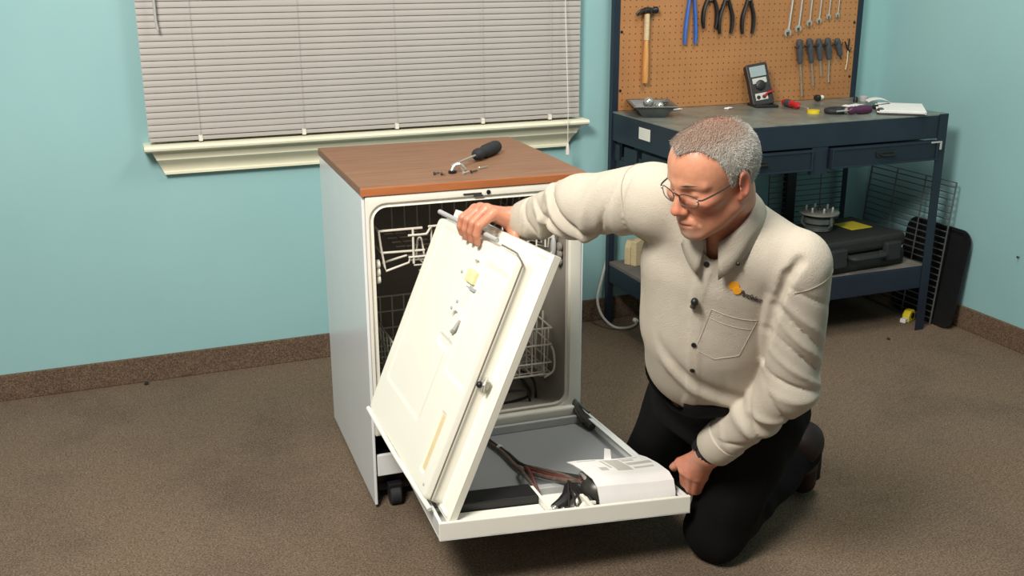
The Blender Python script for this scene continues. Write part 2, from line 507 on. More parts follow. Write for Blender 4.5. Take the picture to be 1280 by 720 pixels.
# drawer carcass seen from the side: three slotted rails
for y0, y1 in ((-0.115, -0.075), (-0.26, -0.155), (-0.56, -0.30)):
    bb(MB().box(BX_L+0.010, BX_L+0.02, y0, y1, 0.695, 0.760), 'side_panel', M['navy_dark'], bevel=0.002)
bb(MB().box(BX_L+0.012, BX_L+0.02, BY_F+0.046, -0.06, 0.690, 0.700), 'slide_rail', M['navy'], bevel=0.001)
bb(MB().box(1.900, 1.972, BY_F+0.0036, BY_F+0.02, 0.690, 0.7915), 'drawer_divider', M['navy'], bevel=0.001)
for x0, x1 in ((1.412, 1.898), (1.976, 2.480)):
    d = bb(MB().box(x0, x1, BY_F-0.010, BY_F+0.012, 0.708, 0.786), 'drawer', M['navy_dark'], bevel=0.003)
    fr = MB()
    fr.box(x0+0.004, x1-0.004, BY_F-0.014, BY_F-0.0095, 0.778, 0.785).box(x0+0.004, x1-0.004, BY_F-0.014, BY_F-0.0095, 0.709, 0.716)
    fr.box(x0+0.004, x0+0.011, BY_F-0.014, BY_F-0.0095, 0.716, 0.778).box(x1-0.011, x1-0.004, BY_F-0.014, BY_F-0.0095, 0.716, 0.778)
    bb(fr, 'drawer_rim', M['navy'], d, bevel=0.001)
    cx = (x0+x1)/2
    h = MB().box(cx-0.045, cx+0.045, BY_F-0.016, BY_F-0.0095, 0.738, 0.762)
    bb(h, 'handle_plate', M['black'], d, bevel=0.003)
    bb(MB().tube([(cx-0.03, BY_F-0.014, 0.750), (cx-0.026, BY_F-0.030, 0.748), (cx+0.026, BY_F-0.030, 0.748), (cx+0.03, BY_F-0.014, 0.750)], 0.0045, 8), 'handle', M['black'], d, smooth=True)
    bb(MB().box(x0+0.01, x1-0.01, BY_F+0.012, -0.12, 0.710, 0.775), 'drawer_box', M['navy_dark'], d)
bb(MB().box(2.440, 2.492, BY_F-0.0165, BY_F-0.0145, 0.777, 0.783).box(2.483, 2.492, BY_F-0.0165, BY_F-0.0145, 0.750, 0.777), 'corner_tape', M['grey_edge'])
# lower shelf
bb(MB().box(BX_L+0.005, BX_R-0.005, BY_F+0.02, -0.06, 0.255, 0.270), 'shelf', M['shelf_grey'], bevel=0.001)
bb(MB().box(BX_L+0.004, BX_R-0.004, BY_F+0.0035, BY_F+0.0195, 0.183, 0.272), 'shelf_rail', M['navy'], bevel=0.002)
bb(MB().box(BX_L+0.0035, BX_L+0.018, BY_F+0.046, -0.06, 0.183, 0.2545), 'shelf_rail', M['navy'], bevel=0.002)
bb(MB().box(BX_R-0.018, BX_R-0.0035, BY_F+0.046, -0.06, 0.183, 0.2545), 'shelf_rail', M['navy'], bevel=0.002)
bb(MB().box(2.215, 2.262, -0.052, -0.02, 0.0, 0.70), 'rear_post', M['black'], bevel=0.002)
# pegboard, its screws
peg = bb(MB().box(BX_L+0.0045, BX_R-0.0045, -0.0590, -0.0560, 0.886, 1.60), 'pegboard', M['pegboard'])
for x, z in ((1.384, 1.19), (1.384, 0.965), (2.486, 1.20), (2.486, 0.975)):
    bb(MB().lathe([(0.0055, 0), (0.005, 0.0025), (0.002, 0.003)], 10, TR((x, -0.0602, z), (math.radians(90), 0, 0))), 'screw_head', M['black'], peg)

def hook(x, z, dz=0.0):
    return bb(MB().tube(bez([(x, -0.061, z), (x, -0.075, z-0.004), (x, -0.088, z-0.002), (x, -0.090, z+0.008)], 3), 0.0022, 6), 'hook', M['dark_steel'], peg, smooth=True)

# ------------------------------------------------------------------ tools on the pegboard
YT = -0.073
def tool(name, label, cat, x, z, group=None, y=YT):
    return thing(name, label, cat, (x, y, z), 0, group)
# hammer
hm = tool('hammer', 'claw hammer with wooden handle hanging at the left of the pegboard', 'hammer', 1.482, 0.993, y=-0.080)
MB().tube([(0, 0, 0), (0, 0, 0.02), (0, 0, 0.10), (0, 0, 0.16), (0, 0, 0.20), (0, 0, 0.265)], [0.0135, 0.0155, 0.0145, 0.011, 0.0105, 0.0115], 12, flat=0.75).build('handle', M['handle_wood'], hm, smooth=True)
MB().tube([(0, 0, 0.165), (0, 0, 0.20), (0, 0, 0.262)], [0.0125, 0.0125, 0.0125], 12, flat=0.8).build('worn_grip', M['pine'], hm, smooth=True)
hd = MB().lathe([(0.011, -0.045), (0.0135, -0.043), (0.0135, -0.032), (0.009, -0.024), (0.011, -0.012), (0.0125, 0.0), (0.0105, 0.014)], 12, TR((0, 0, 0.277), (0, math.radians(-90), 0)))
for s in (-1, 1):
    hd.tube([(-0.008, s*0.003, 0.277), (-0.022, s*0.006, 0.276), (-0.034, s*0.009, 0.270), (-0.042, s*0.011, 0.262)], [0.009, 0.007, 0.005, 0.003], 8)
hd.build('hammer_head', M['black'], hm, smooth=True)
hook(1.470, 1.262); hook(1.494, 1.262)
# pliers
def pliers(label, x, zb, grip, spread, length, curved, lean=0.0):
    p = tool('pliers', label, 'pliers', x, zb, 'pliers hanging on the pegboard')
    top = length
    for s in (-1, 1):
        if curved:
            path = [(s*spread*0.95, 0, 0.0), (s*spread*1.12, 0, 0.03), (s*spread*1.05, 0, 0.07), (s*spread*0.55, 0, 0.11), (s*0.006, 0, top)]
            rs = [0.008, 0.0105, 0.011, 0.0095, 0.007]
        else:
            path = [(s*spread, 0, 0.0), (s*spread*0.98, 0, 0.05), (s*spread*0.72, 0, 0.12), (s*0.007, 0, top)]
            rs = [0.009, 0.0105, 0.010, 0.007]
        pts = bez(path, 5)
        rr = list(np.interp(np.linspace(0, 1, len(pts)), np.linspace(0, 1, len(rs)), rs))
        MB().tube(pts, rr, 8, flat=0.7).build('handle', grip, p, smooth=True)
        MB().prism([(s*0.001, top-0.012), (s*0.011, top-0.010), (s*0.013, top+0.012), (s*0.006, top+0.058), (s*0.001, top+0.060)], -0.004, 0.004, TR((0, 0, 0), (math.radians(90), 0, 0))).build('jaw', M['steel'], p, bevel=0.001)
    MB().lathe([(0.007, -0.006), (0.007, 0.006), (0.004, 0.0065)], 12, TR((0, 0, top+0.006), (math.radians(90), 0, 0))).build('pivot', M['steel'], p, smooth=True)
    hook(x, zb+top-0.008)
    return p
pliers('long pliers with straight blue grips', 1.682, 1.136, M['blue'], 0.024, 0.205, False)
pliers('black-handled pliers next to the blue pliers', 1.768, 1.195, M['black'], 0.028, 0.118, True)
pliers('black-handled pliers in the middle of the three black pairs', 1.842, 1.172, M['black'], 0.027, 0.14, True)
pliers('black-handled pliers nearest to the row of wrenches', 1.946, 1.169, M['black'], 0.024, 0.14, True)
# wrenches
def wrench(label, x, zb, L, s, dx):
    t = tool('wrench', label, 'wrench', x, zb, 'wrenches hanging in a row')
    R_ = TR((0, 0, 0), (0, math.atan2(dx, L), 0))
    w_ = 0.0135*s
    pts = []
    for a in np.linspace(math.radians(-60), math.radians(240), 13):
        pts.append((w_*math.cos(a), w_*math.sin(a)))
    th = math.radians(15)
    inner = [(-0.0065*s, -0.013*s), (-0.0065*s, 0.003*s), (0.0065*s, 0.003*s), (0.0065*s, -0.013*s)]
    poly = [(w_*math.cos(a), w_*math.sin(a)) for a in np.linspace(math.radians(-55), math.radians(235), 15)] + inner
    S_ = R_ @ TR((0, 0, 0.004), (math.radians(90), 0, 0)) @ Matrix.Rotation(th, 4, 'Z')
    MB().prism(poly, -0.003, 0.003, S_).build('open_jaw', M['steel'], t, bevel=0.0006)
    MB().tube([(0, 0, 0.012*s), (0, 0, L*0.3), (0, 0, L-0.01)], [0.0062*s, 0.0055*s, 0.006*s], 8, T=R_, flat=0.6).build('shank', M['steel'], t, smooth=True)
    MB().tube([(0.010*s*math.cos(a), 0, L+0.010*s*math.sin(a)) for a in np.linspace(0, 2*math.pi, 16, endpoint=False)], 0.004*s, 8, closed=True, T=R_).build('ring_end', M['steel'], t, smooth=True)
    top = R_ @ Vector((0, 0, L))
    hook(x+top.x, zb+top.z+0.008*s-0.004)
wr = [('largest open-ended wrench at the left of the row', 2.143, 1.163, 0.225, 1.25, 0.020), ('wrench second from the left in the row of six', 2.193, 1.178, 0.205, 1.12, 0.014),
      ('wrench third from the left in the row of six', 2.246, 1.199, 0.180, 1.02, 0.008), ('wrench fourth from the left in the row of six', 2.293, 1.208, 0.165, 0.92, 0.008),
      ('wrench fifth from the left in the row of six', 2.340, 1.223, 0.145, 0.84, 0.007), ('smallest wrench at the right end of the row', 2.385, 1.228, 0.135, 0.76, 0.008)]
for a in wr:
    wrench(*a)
# screwdrivers in a holder strip
def hung_driver(label, xt, zt, xm, zm, xb, zb, shaft=True):
    t = tool('screwdriver', label, 'screwdriver', xt, zt, 'screwdrivers hanging on the pegboard', y=-0.078)
    d = Vector((xm-xt, 0, zm-zt)); L = d.length
    T_ = along((0, 0, 0), d)
    MB().lathe([(0.008, 0), (0.0125, 0.004), (0.0140, 0.016), (0.0140, 0.60*L), (0.0115, 0.74*L), (0.0125, 0.86*L), (0.009, L)], 10, T_).build('handle', M['gun_grey'], t, smooth=True)
    if shaft:
        e = Vector((xb-xt, 0, zb-zt))
        MB().tube([d*0.97, e*0.93+d*0.0, e], [0.0034, 0.0034, 0.0038], 8).build('shaft', M['chrome'], t, smooth=True)
    else:
        MB().tube([d*0.97, d*1.22], [0.003, 0.003], 8).build('shaft', M['dark_steel'], t, smooth=True)
    hook(xt+0.4*(xm-xt)-0.014, zt+0.3*(zm-zt)); hook(xt+0.4*(xm-xt)+0.014, zt+0.3*(zm-zt))
hung_driver('grey screwdriver with the longest shaft', 2.200, 1.139, 2.213, 1.040, 2.234, 0.907)
hung_driver('grey screwdriver next to the longest one', 2.248, 1.141, 2.270, 1.042, 2.287, 0.948)
hung_driver('grey screwdriver with short shaft in the middle of the row', 2.296, 1.139, 2.313, 1.050, 2.324, 0.986)
hung_driver('grey screwdriver second from the right in the row', 2.341, 1.141, 2.358, 1.052, 2.364, 0.958)
hung_driver('stubby tilted grey screwdriver at the right end of the row', 2.388, 1.137, 2.414, 1.066, 0, 0, False)
# small pick / tweezers by the right post
t = tool('pick_tool', 'small black forked pick hanging beside the right pegboard post', 'pick', 2.458, 1.005, y=-0.070)
MB().tube(bez([(-0.004, 0, 0), (0.001, 0, 0.04), (0.0, 0, 0.085)], 4), 0.0028, 6).build('blade', M['pine'], t, smooth=True)
MB().tube([(0.0, 0, 0.08), (-0.020, 0, 0.118)], 0.0032, 6).tube([(0.0, 0, 0.08), (0.002, 0, 0.130)], 0.0032, 6).tube([(-0.002, 0, 0.085), (0.012, 0, 0.075)], 0.003, 6).build('fork', M['black'], t, smooth=True)
hook(2.458, 1.092)

# ------------------------------------------------------------------ things on the worktop
ZT = 0.8852
# shallow metal parts tray
t = thing('parts_tray', 'dented grey metal tray holding shiny chrome parts on the bench', 'tray', (1.452, -0.195, ZT), math.radians(-20))
m = MB()
def ring(hx, hy, z): return [(-hx, -hy, z), (hx, -hy, z), (hx, hy, z), (-hx, hy, z)]
vs = ring(0.045, 0.075, 0.004) + ring(0.072, 0.105, 0.042) + ring(0.085, 0.118, 0.046) + ring(0.085, 0.118, 0.042) + ring(0.070, 0.103, 0.036) + ring(0.043, 0.073, 0.0)
fs = [(0, 1, 2, 3), (23, 22, 21, 20)]
for k in range(5):
    for i in range(4):
        j = (i+1) % 4
        fs.append((k*4+i, k*4+j, k*4+4+j, k*4+4+i))
m.add(vs, fs).build('tray_shell', M['zinc'], t, bevel=0.002)
for nm, c, r in (('chrome_ball', (-0.010, 0.02, 0.044), 0.022), ('chrome_ball', (0.022, -0.055, 0.040), 0.017), ('chrome_ball', (0.05, 0.01, 0.044), 0.012)):
    o = MB().sphere(c, (r*0.95, r*0.95, r), 10).build('chrome_cap', M['chrome'], t, smooth='all')
MB().lathe([(0.016, 0), (0.018, 0.006), (0.018, 0.02), (0.012, 0.026)], 12, TR((-0.028, -0.028, 0.006))).build('black_knob', M['black'], t, smooth=True)
MB().tube([(0.0, -0.03, 0.03), (0.03, -0.02, 0.05), (0.06, -0.005, 0.05)], 0.006, 8).build('link_rod', M['zinc'], t, smooth=True)
# multimeter, propped up
t = thing('multimeter', 'black handheld multimeter with grey screen propped upright on the bench', 'multimeter', (1.985, -0.160, ZT), math.radians(-12))
LT = TR((0, 0, 0.002), (math.radians(-18), math.radians(-9), 0))
MB().prism([(-0.044, 0.0), (0.044, 0.0), (0.046, 0.02), (0.044, 0.10), (0.046, 0.165), (0.040, 0.172), (-0.040, 0.172), (-0.046, 0.165), (-0.044, 0.10), (-0.046, 0.02)], -0.018, 0.018, LT @ TR((0, 0, 0), (math.radians(90), 0, 0))).build('case', M['meter'], t, bevel=0.005)
MB().box(-0.033, 0.033, -0.0205, -0.0185, 0.118, 0.160, LT).build('screen', M['lcd'], t, bevel=0.001)
MB().box(-0.030, 0.030, -0.0200, -0.0183, 0.090, 0.112, LT).build('face_plate', M['meter_face'], t, bevel=0.001)
MB().lathe([(0.020, 0), (0.020, 0.006), (0.016, 0.009), (0.004, 0.009)], 18, LT @ TR((0, -0.0185, 0.082), (math.radians(90), 0, 0))).build('dial', M['black'], t, smooth=True)
MB().box(-0.030, 0.022, -0.0198, -0.0183, 0.022, 0.050, LT).build('jack_panel', M['meter_face'], t, bevel=0.001)
for x in (-0.018, 0.006):
    MB().lathe([(0.0075, 0), (0.0075, 0.003), (0.004, 0.003)], 12, LT @ TR((x, -0.0198, 0.034), (math.radians(90), 0, 0))).build('jack', M['black'], t, smooth=True)
MB().tube(bez([LT @ Vector((0.006, -0.02, 0.034)), LT @ Vector((0.02, -0.03, 0.045)), LT @ Vector((0.045, -0.02, 0.050)), LT @ Vector((0.052, 0.0, 0.060))], 4), 0.004, 8).build('red_probe', M['red'], t, smooth=True)
MB().box(-0.048, 0.048, -0.05, 0.05, 0.0, 0.010).build('foot', M['black'], t, bevel=0.003)

def lying_driver(name, label, p0, p1, hl, r, grip, shaft, tipgrip=None, z=ZT, parent=None):
    """screwdriver lying flat from handle end p0 to tip p1"""
    t = thing(name, label, 'screwdriver', (p0[0], p0[1], z))
    d = Vector((p1[0]-p0[0], p1[1]-p0[1], 0)); L = d.length
    T_ = along((0, 0, r), Vector((0, 0, r))+d)
    MB().lathe([(r*0.5, 0), (r*0.92, 0.006), (r, 0.02), (r, hl*0.55), (r*0.72, hl*0.70), (r*0.9, hl*0.84), (r*0.85, hl*0.93), (r*0.45, hl)], 14, T_).build('handle', grip, t, smooth=True)
    MB().tube([T_ @ Vector((0, 0, hl*0.97)), T_ @ Vector((0, 0, L*0.93)), T_ @ Vector((0, 0, L))], [0.0032, 0.0032, 0.0036], 8).build('shaft', shaft, t, smooth=True)
    if tipgrip:
        MB().lathe([(r*1.02, hl*0.2), (r*1.04, hl*0.22), (r*1.04, hl*0.5), (r*1.02, hl*0.52)], 14, T_).build('grip_band', tipgrip, t, smooth=True)
    return t
lying_driver('red_screwdriver', 'red and dark screwdriver lying next to the multimeter', (2.075, -0.175), (2.045, -0.375), 0.13, 0.015, M['red'], M['chrome'], M['gun_grey'])
t = thing('tape_roll', 'small roll of yellow tape lying on the bench top', 'tape', (2.050, -0.405, ZT), 0.3)
MB().lathe([(0.017, 0), (0.024, 0), (0.024, 0.012), (0.017, 0.012)], 20).build('tape_ring', M['yellow'], t, smooth=True)
MB().lathe([(0.0145, 0.001), (0.0168, 0.001), (0.0168, 0.011), (0.0145, 0.011)], 20).build('core', M['paper'], t, smooth=True)
t = thing('pipe_clamp', 'dark ring clamp with a bright chrome screw on the bench', 'clamp', (2.128, -0.440, ZT), 0.2)
MB().tube([(0.042*math.cos(a), 0.030*math.sin(a), 0.011) for a in np.linspace(0, 2*math.pi, 24, endpoint=False)], 0.0105, 8, closed=True).build('band', M['black_soft'], t, smooth=True)
MB().lathe([(0.011, 0), (0.013, 0.004), (0.013, 0.018), (0.009, 0.022)], 12, TR((0.012, -0.034, 0.012), (math.radians(90), 0, 0.3))).build('clamp_screw', M['chrome'], t, smooth=True)
lying_driver('purple_screwdriver', 'purple-handled screwdriver lying in front of the clipboard', (2.250, -0.495), (2.085, -0.50), 0.11, 0.017, M['purple'], M['chrome'], M['purple'])
t = thing('socket_bit', 'small steel socket between the purple screwdriver and the paper pad', 'socket', (2.272, -0.515, ZT), 0.3)
MB().lathe([(0.006, 0), (0.0115, 0), (0.0115, 0.016), (0.009, 0.022), (0.005, 0.022)], 14, TR((0, 0, 0.0116), (0, math.radians(90), 0))).build('socket_body', M['zinc'], t, smooth=True)
MB().box(-0.006, 0.0, -0.005, 0.005, 0.0066, 0.0166).build('square_drive', M['dark_steel'], t)
# clipboard and pad
t = thing('paper_pad', 'white paper pad on a black clipboard at the right end of the bench', 'clipboard', (2.395, -0.475, ZT), math.radians(-38))
MB().box(-0.075, 0.10, -0.13, 0.13, 0.0, 0.004).build('clipboard', M['black'], t, bevel=0.002)
for i in range(5):
    a = 0.008*math.sin(i*2.3)
    MB().box(-0.072+a, 0.098+a*0.5, -0.128+a, 0.122+a, 0.0045+i*0.0022, 0.0064+i*0.0022).build('sheet', M['paper'], t)
t = thing('marker_pen', 'black marker lying behind the white paper pad', 'marker', (2.335, -0.405, ZT), 0.2)
MB().lathe([(0.006, 0), (0.0085, 0.003), (0.0085, 0.06), (0.006, 0.062), (0.006, 0.085)], 12, TR((0, 0, 0.0086), (0, math.radians(90), 0))).build('barrel', M['black'], t, smooth=True)
MB().lathe([(0.0088, 0.055), (0.0092, 0.057), (0.0092, 0.098), (0.006, 0.10)], 12, TR((0, 0, 0.0088), (0, math.radians(90), 0))).build('cap', M['gun_grey'], t, smooth=True)
t = thing('folded_slip', 'curled white paper slip standing behind the paper pad', 'paper', (2.47, -0.30, ZT), -0.5)
m = MB()
arc = [(0.05*math.cos(a)-0.02, 0.025*math.sin(a)) for a in np.linspace(0.1, 2.6, 10)]
poly = arc + [(x*0.97, z-0.0015) for x, z in reversed(arc)]
m.prism([(x, z) for x, z in poly], -0.03, 0.03, TR((0, 0, 0.0), (math.radians(90), 0, 0)))
m.build('curled_sheet', M['paper'], t, smooth=True)
def flat_paper(label, x, y, rz, sx, sy):
    t = thing('paper_scrap', label, 'paper', (x, y, ZT), rz)
    vs = []
    for i in range(5):
        for j in range(2):
            vs.append(((i/4-0.5)*sx, (j-0.5)*sy, 0.001+0.004*math.sin(i*1.3)**2))
    fs = [(i*2, i*2+2, i*2+3, i*2+1) for i in range(4)]
    n = len(vs)
    vs += [(x_, y_, z_+0.0008) for x_, y_, z_ in vs]
    fs += [tuple(n+k for k in reversed(f)) for f in fs]
    fs += [(0, 1, n+1, n), (8, n+8, n+9, 9)] + [(2*i, n+2*i, n+2*i+2, 2*i+2) for i in range(4)] + [(2*i+1, 2*i+3, n+2*i+3, n+2*i+1) for i in range(4)]
    MB().add(vs, fs).build('scrap_sheet', M['paper'], t)
flat_paper('thin white paper strip lying right of the metal tray', 1.590, -0.125, 0.1, 0.075, 0.02)
flat_paper('tiny white paper scrap lying at the middle of the bench', 1.815, -0.17, 0.5, 0.035, 0.02)
flat_paper('white note lying behind the purple screwdriver', 2.325, -0.30, 0.2, 0.085, 0.05)
t = thing('control_knob', 'small black knob with white collar at the back of the bench', 'knob', (2.285, -0.125, ZT), 0.4)
MB().lathe([(0.012, 0), (0.014, 0.003), (0.013, 0.02), (0.009, 0.024)], 14, TR((0, 0, 0.014), (0, math.radians(-80), 0))).build('knob_cap', M['black'], t, smooth=True)
MB().lathe([(0.009, 0), (0.009, 0.022), (0.004, 0.026)], 12, TR((0.008, 0, 0.012), (0, math.radians(80), 0))).build('knob_collar', M['white_plastic'], t, smooth=True)
t = thing('sealant_cap', 'small clear and black cap in the back corner of the bench', 'cap', (2.415, -0.20, ZT))
MB().lathe([(0.010, 0), (0.010, 0.014), (0.006, 0.022)], 12).build('black_tip', M['black'], t, smooth=True)
MB().lathe([(0.016, 0), (0.018, 0.004), (0.018, 0.020), (0.012, 0.024)], 14, TR((0.045, 0.005, 0))).build('clear_cup', M['grey_edge'], t, smooth=True)

# ------------------------------------------------------------------ below the worktop
ZS = 0.2702
t = thing('tool_case', 'black plastic tool case with two latches on the lower shelf', 'tool case', (2.235, -0.405, ZS), math.radians(5))
MB().box(-0.27, 0.205, -0.16, 0.16, 0.0, 0.070).build('base_shell', M['case'], t, bevel=0.018, seg=3)
MB().box(-0.268, 0.203, -0.157, 0.157, 0.073, 0.135).build('lid_shell', M['case'], t, bevel=0.018, seg=3)
for x in (-0.165, 0.12):
    MB().box(x-0.04, x+0.04, -0.178, -0.150, 0.03, 0.105).build('latch', M['black_soft'], t, bevel=0.006)
MB().tube(bez([(-0.105, -0.16, 0.065), (-0.10, -0.19, 0.064), (-0.06, -0.196, 0.064), (0.02, -0.196, 0.064), (0.058, -0.19, 0.064), (0.063, -0.16, 0.065)], 4), 0.011, 8).build('handle', M['black_soft'], t, smooth=True)
MB().box(0.02, 0.13, -0.04, 0.07, 0.1352, 0.1372, TR((0.0, 0.0, 0), (0, 0, 0.0))).build('yellow_sticker', M['yellow'], t)
# wash pump standing on the case
t = thing('wash_pump', 'round metal pump with brass studs standing on the tool case', 'pump', (2.135, -0.385, ZS+0.1357))
MB().lathe([(0.05, 0), (0.055, 0.004), (0.055, 0.018), (0.04, 0.024), (0.045, 0.03), (0.06, 0.034), (0.06, 0.052), (0.04, 0.058), (0.042, 0.07)], 20).build('pump_body', M['zinc'], t, smooth=True)
MB().lathe([(0.07, 0.068), (0.078, 0.070), (0.079, 0.076), (0.072, 0.080), (0.02, 0.080)], 24).build('top_plate', M['steel'], t, smooth=True)
for a in (0.3, 1.3, 2.4, 3.5, 4.4, 5.4):
    q = 0.052
    MB().lathe([(0.005, 0.079), (0.005, 0.098), (0.0035, 0.100)], 8, TR((q*math.cos(a), q*math.sin(a), 0))).build('stud', M['steel'], t, smooth=True)
MB().lathe([(0.008, 0.079), (0.008, 0.094), (0.005, 0.096)], 10).build('shaft_hub', M['dark_steel'], t, smooth=True)
for a in (0.9, 2.6, 4.9):
    MB().tube([(0.05*math.cos(a), 0.05*math.sin(a), 0.014), (0.066*math.cos(a), 0.066*math.sin(a), 0.03), (0.062*math.cos(a), 0.062*math.sin(a), 0.066)], 0.006, 8).build('bracket_arm', M['zinc'], t, smooth=True)
# pale wooden block
t = thing('wood_block', 'pale split wooden block at the left end of the lower shelf', 'block', (1.455, -0.13, ZS), 0.3)
MB().prism([(-0.055, 0), (0.055, 0), (0.055, 0.085), (0.02, 0.10), (-0.045, 0.10), (-0.055, 0.07)], -0.03, 0.0, TR((0, 0, 0), (math.radians(90), 0, 0))).build('plank', M['pine'], t, bevel=0.003)
MB().prism([(-0.05, 0), (0.055, 0), (0.055, 0.10), (-0.02, 0.11), (-0.05, 0.10)], 0.001, 0.03, TR((0, 0, 0), (math.radians(90), 0, 0))).build('plank', M['pine'], t, bevel=0.003)
# oven racks leaning against the wall under the bench
def oven_rack(label, foot, width, height, yaw, lean, nw):
    t = thing('oven_rack', label, 'rack', foot, yaw, 'oven racks leaning under the bench')
    T_ = Matrix.Rotation(lean, 4, 'X')
    m = MB().tube([T_ @ Vector(p) for p in ((-width/2, 0, 0.004), (width/2, 0, 0.004), (width/2, 0, height), (-width/2, 0, height))], 0.004, 8, closed=True)
    m.build('rim', M['zinc'], t, smooth=True)
    wm = MB().tube([(-width/2, 0, 0), (width/2, 0, 0)], 0.0024, 6).mesh('wire')
    wm.materials.append(M['zinc'])
    for i in range(nw):
        z = 0.03+(height-0.05)*i/(nw-1)
        o = bpy.data.objects.new('wire', wm); COL.objects.link(o); o.parent = t
        o.location = T_ @ Vector((0, 0, z))
    for x in (-width*0.17, width*0.17):
        MB().tube([T_ @ Vector((x, -0.004, 0.004)), T_ @ Vector((x, -0.004, height))], 0.003, 6).build('cross_bar', M['zinc'], t, smooth=True)
    return t
oven_rack('wire oven rack leaning in the corner behind the right bench leg', (2.585, -0.335, 0.0), 0.50, 0.60, math.radians(-90), math.radians(-5), 22)
oven_rack('wire oven rack leaning on the wall behind the tool case', (2.33, -0.048, 0.2702), 0.40, 0.40, 0.0, math.radians(-2), 16)
# black pan leaning on the right wall
t = thing('black_tray', 'large black tray with rounded corners leaning on the right wall', 'tray', (2.615, -0.50, 0.0), 0)
def rr(hx, z0, z1, r, n=6):
    out = []
    for cx, cz, a0 in ((hx-r, z0+r, -90), (hx-r, z1-r, 0), (-hx+r, z1-r, 90), (-hx+r, z0+r, 180)):
        for k in range(n+1):
            a = math.radians(a0+90*k/n)
            out.append((cx+r*math.cos(a), cz+r*math.sin(a)))
    return out
LT = Matrix.Rotation(math.radians(8), 4, 'Y') @ Matrix.Rotation(math.radians(-90), 4, 'Z') @ Matrix.Rotation(math.radians(90), 4, 'X')
MB().prism(rr(0.17, 0.012, 0.402, 0.045), -0.002, 0.004, LT).build('pan_floor', M['black'], t)
o1 = rr(0.18, 0.002, 0.412, 0.055); i1 = rr(0.166, 0.016, 0.398, 0.043)
m = MB(); n = len(o1)
vs = [(x, z, 0.006) for x, z in o1]+[(x, z, 0.012) for x, z in o1]+[(x, z, 0.012) for x, z in i1]+[(x, z, 0.003) for x, z in i1]
fs = []
for k in range(n):
    l = (k+1) % n
    for a, b_ in ((0, 1), (1, 2), (2, 3), (3, 0)):
        fs.append((a*n+k, a*n+l, b_*n+l, b_*n+k))
m.add(vs, fs, LT).build('rim', M['black'], t, smooth=True)
# tape measure on the floor
t = thing('tape_measure', 'small yellow and white tape measure on the carpet by the bench leg', 'tape measure', (2.545, -0.505, 0), 0.4)
MB().prism([(-0.03, 0), (0.03, 0), (0.032, 0.025), (0.018, 0.048), (-0.015, 0.048), (-0.03, 0.03)], -0.016, 0.016, TR((0, 0, 0), (math.radians(90), 0, 0))).build('housing', M['yellow'], t, bevel=0.005)
MB().box(-0.055, -0.026, -0.012, 0.012, 0.002, 0.020).build('hook_end', M['paper'], t, bevel=0.003)
MB().lathe([(0.013, 0), (0.013, 0.003), (0.01, 0.004)], 14, TR((0, -0.016, 0.026), (math.radians(90), 0, 0))).build('badge', M['black'], t)
# red screwdriver on shelf edge
lying_driver('shelf_screwdriver', 'small red screwdriver at the right end of the lower shelf', (2.475, -0.50), (2.48, -0.36), 0.07, 0.011, M['red'], M['steel'], z=ZS)
# grey hose by the bench leg
t = thing('drain_hose', 'thin grey hose looping down to the carpet beside the bench', 'hose', (1.33, -0.06, 0.0))
hp = bez([(0.045, 0.045, 0.60), (0.04, 0.040, 0.45), (0.035, 0.035, 0.30), (0.005, 0.02, 0.20), (-0.03, -0.01, 0.12), (-0.025, -0.045, 0.055), (0.01, -0.085, 0.014), (0.06, -0.105, 0.0095), (0.11, -0.085, 0.0095), (0.135, -0.05, 0.0095)], 6)
MB().tube(hp, 0.0055, 8).build('hose_line', M['hose'], t, smooth=True)
MB().lathe([(0.009, 0), (0.010, 0.004), (0.010, 0.02), (0.006, 0.024)], 12, TR((0.135, -0.052, 0.0105), (math.radians(-90), 0, 0))).build('hose_end', M['white_plastic'], t, smooth=True)
M['crease_line'] = mat('crease_shade_grey', rgb(120, 112, 100), 0.6, 0, 0.08, 60)  # grey of the crease shade drawn along the liner pan
# ================================================================== dishwasher (local frame: x right, y to the back, z up)
DW_LOC, DW_RZ = (0.0551, -1.2278, 0.0), -0.0348
dw = thing('portable_dishwasher', 'white portable dishwasher with wood-grain top and its door folded down', 'dishwasher', DW_LOC, DW_RZ)
DWM = TR(DW_LOC, (0, 0, DW_RZ))
DWI = DWM.inverted()
DWW, DWD, DWH = 0.615, 0.630, 0.910
MB().box(-0.002, DWW+0.004, 0.0, DWD+0.004, DWH-0.022, DWH).build('countertop', M['wood'], dw, bevel=0.002)
MB().box(-0.003, DWW+0.005, -0.0045, -0.0002, DWH-0.0225, DWH-0.0015).build('countertop_edge', M['wood_edge'], dw, bevel=0.0015)
# cabinet shell panels
MB().box(0.0, 0.008, 0.004, DWD, 0.012, DWH-0.0225).build('side_panel', M['enamel_side'], dw, bevel=0.002)
MB().box(DWW-0.008, DWW, 0.004, DWD, 0.012, DWH-0.0225).build('side_panel', M['enamel_side'], dw, bevel=0.002)
MB().box(0.008, DWW-0.008, DWD-0.008, DWD, 0.05, DWH-0.0225).build('back_panel', M['enamel_side'], dw)
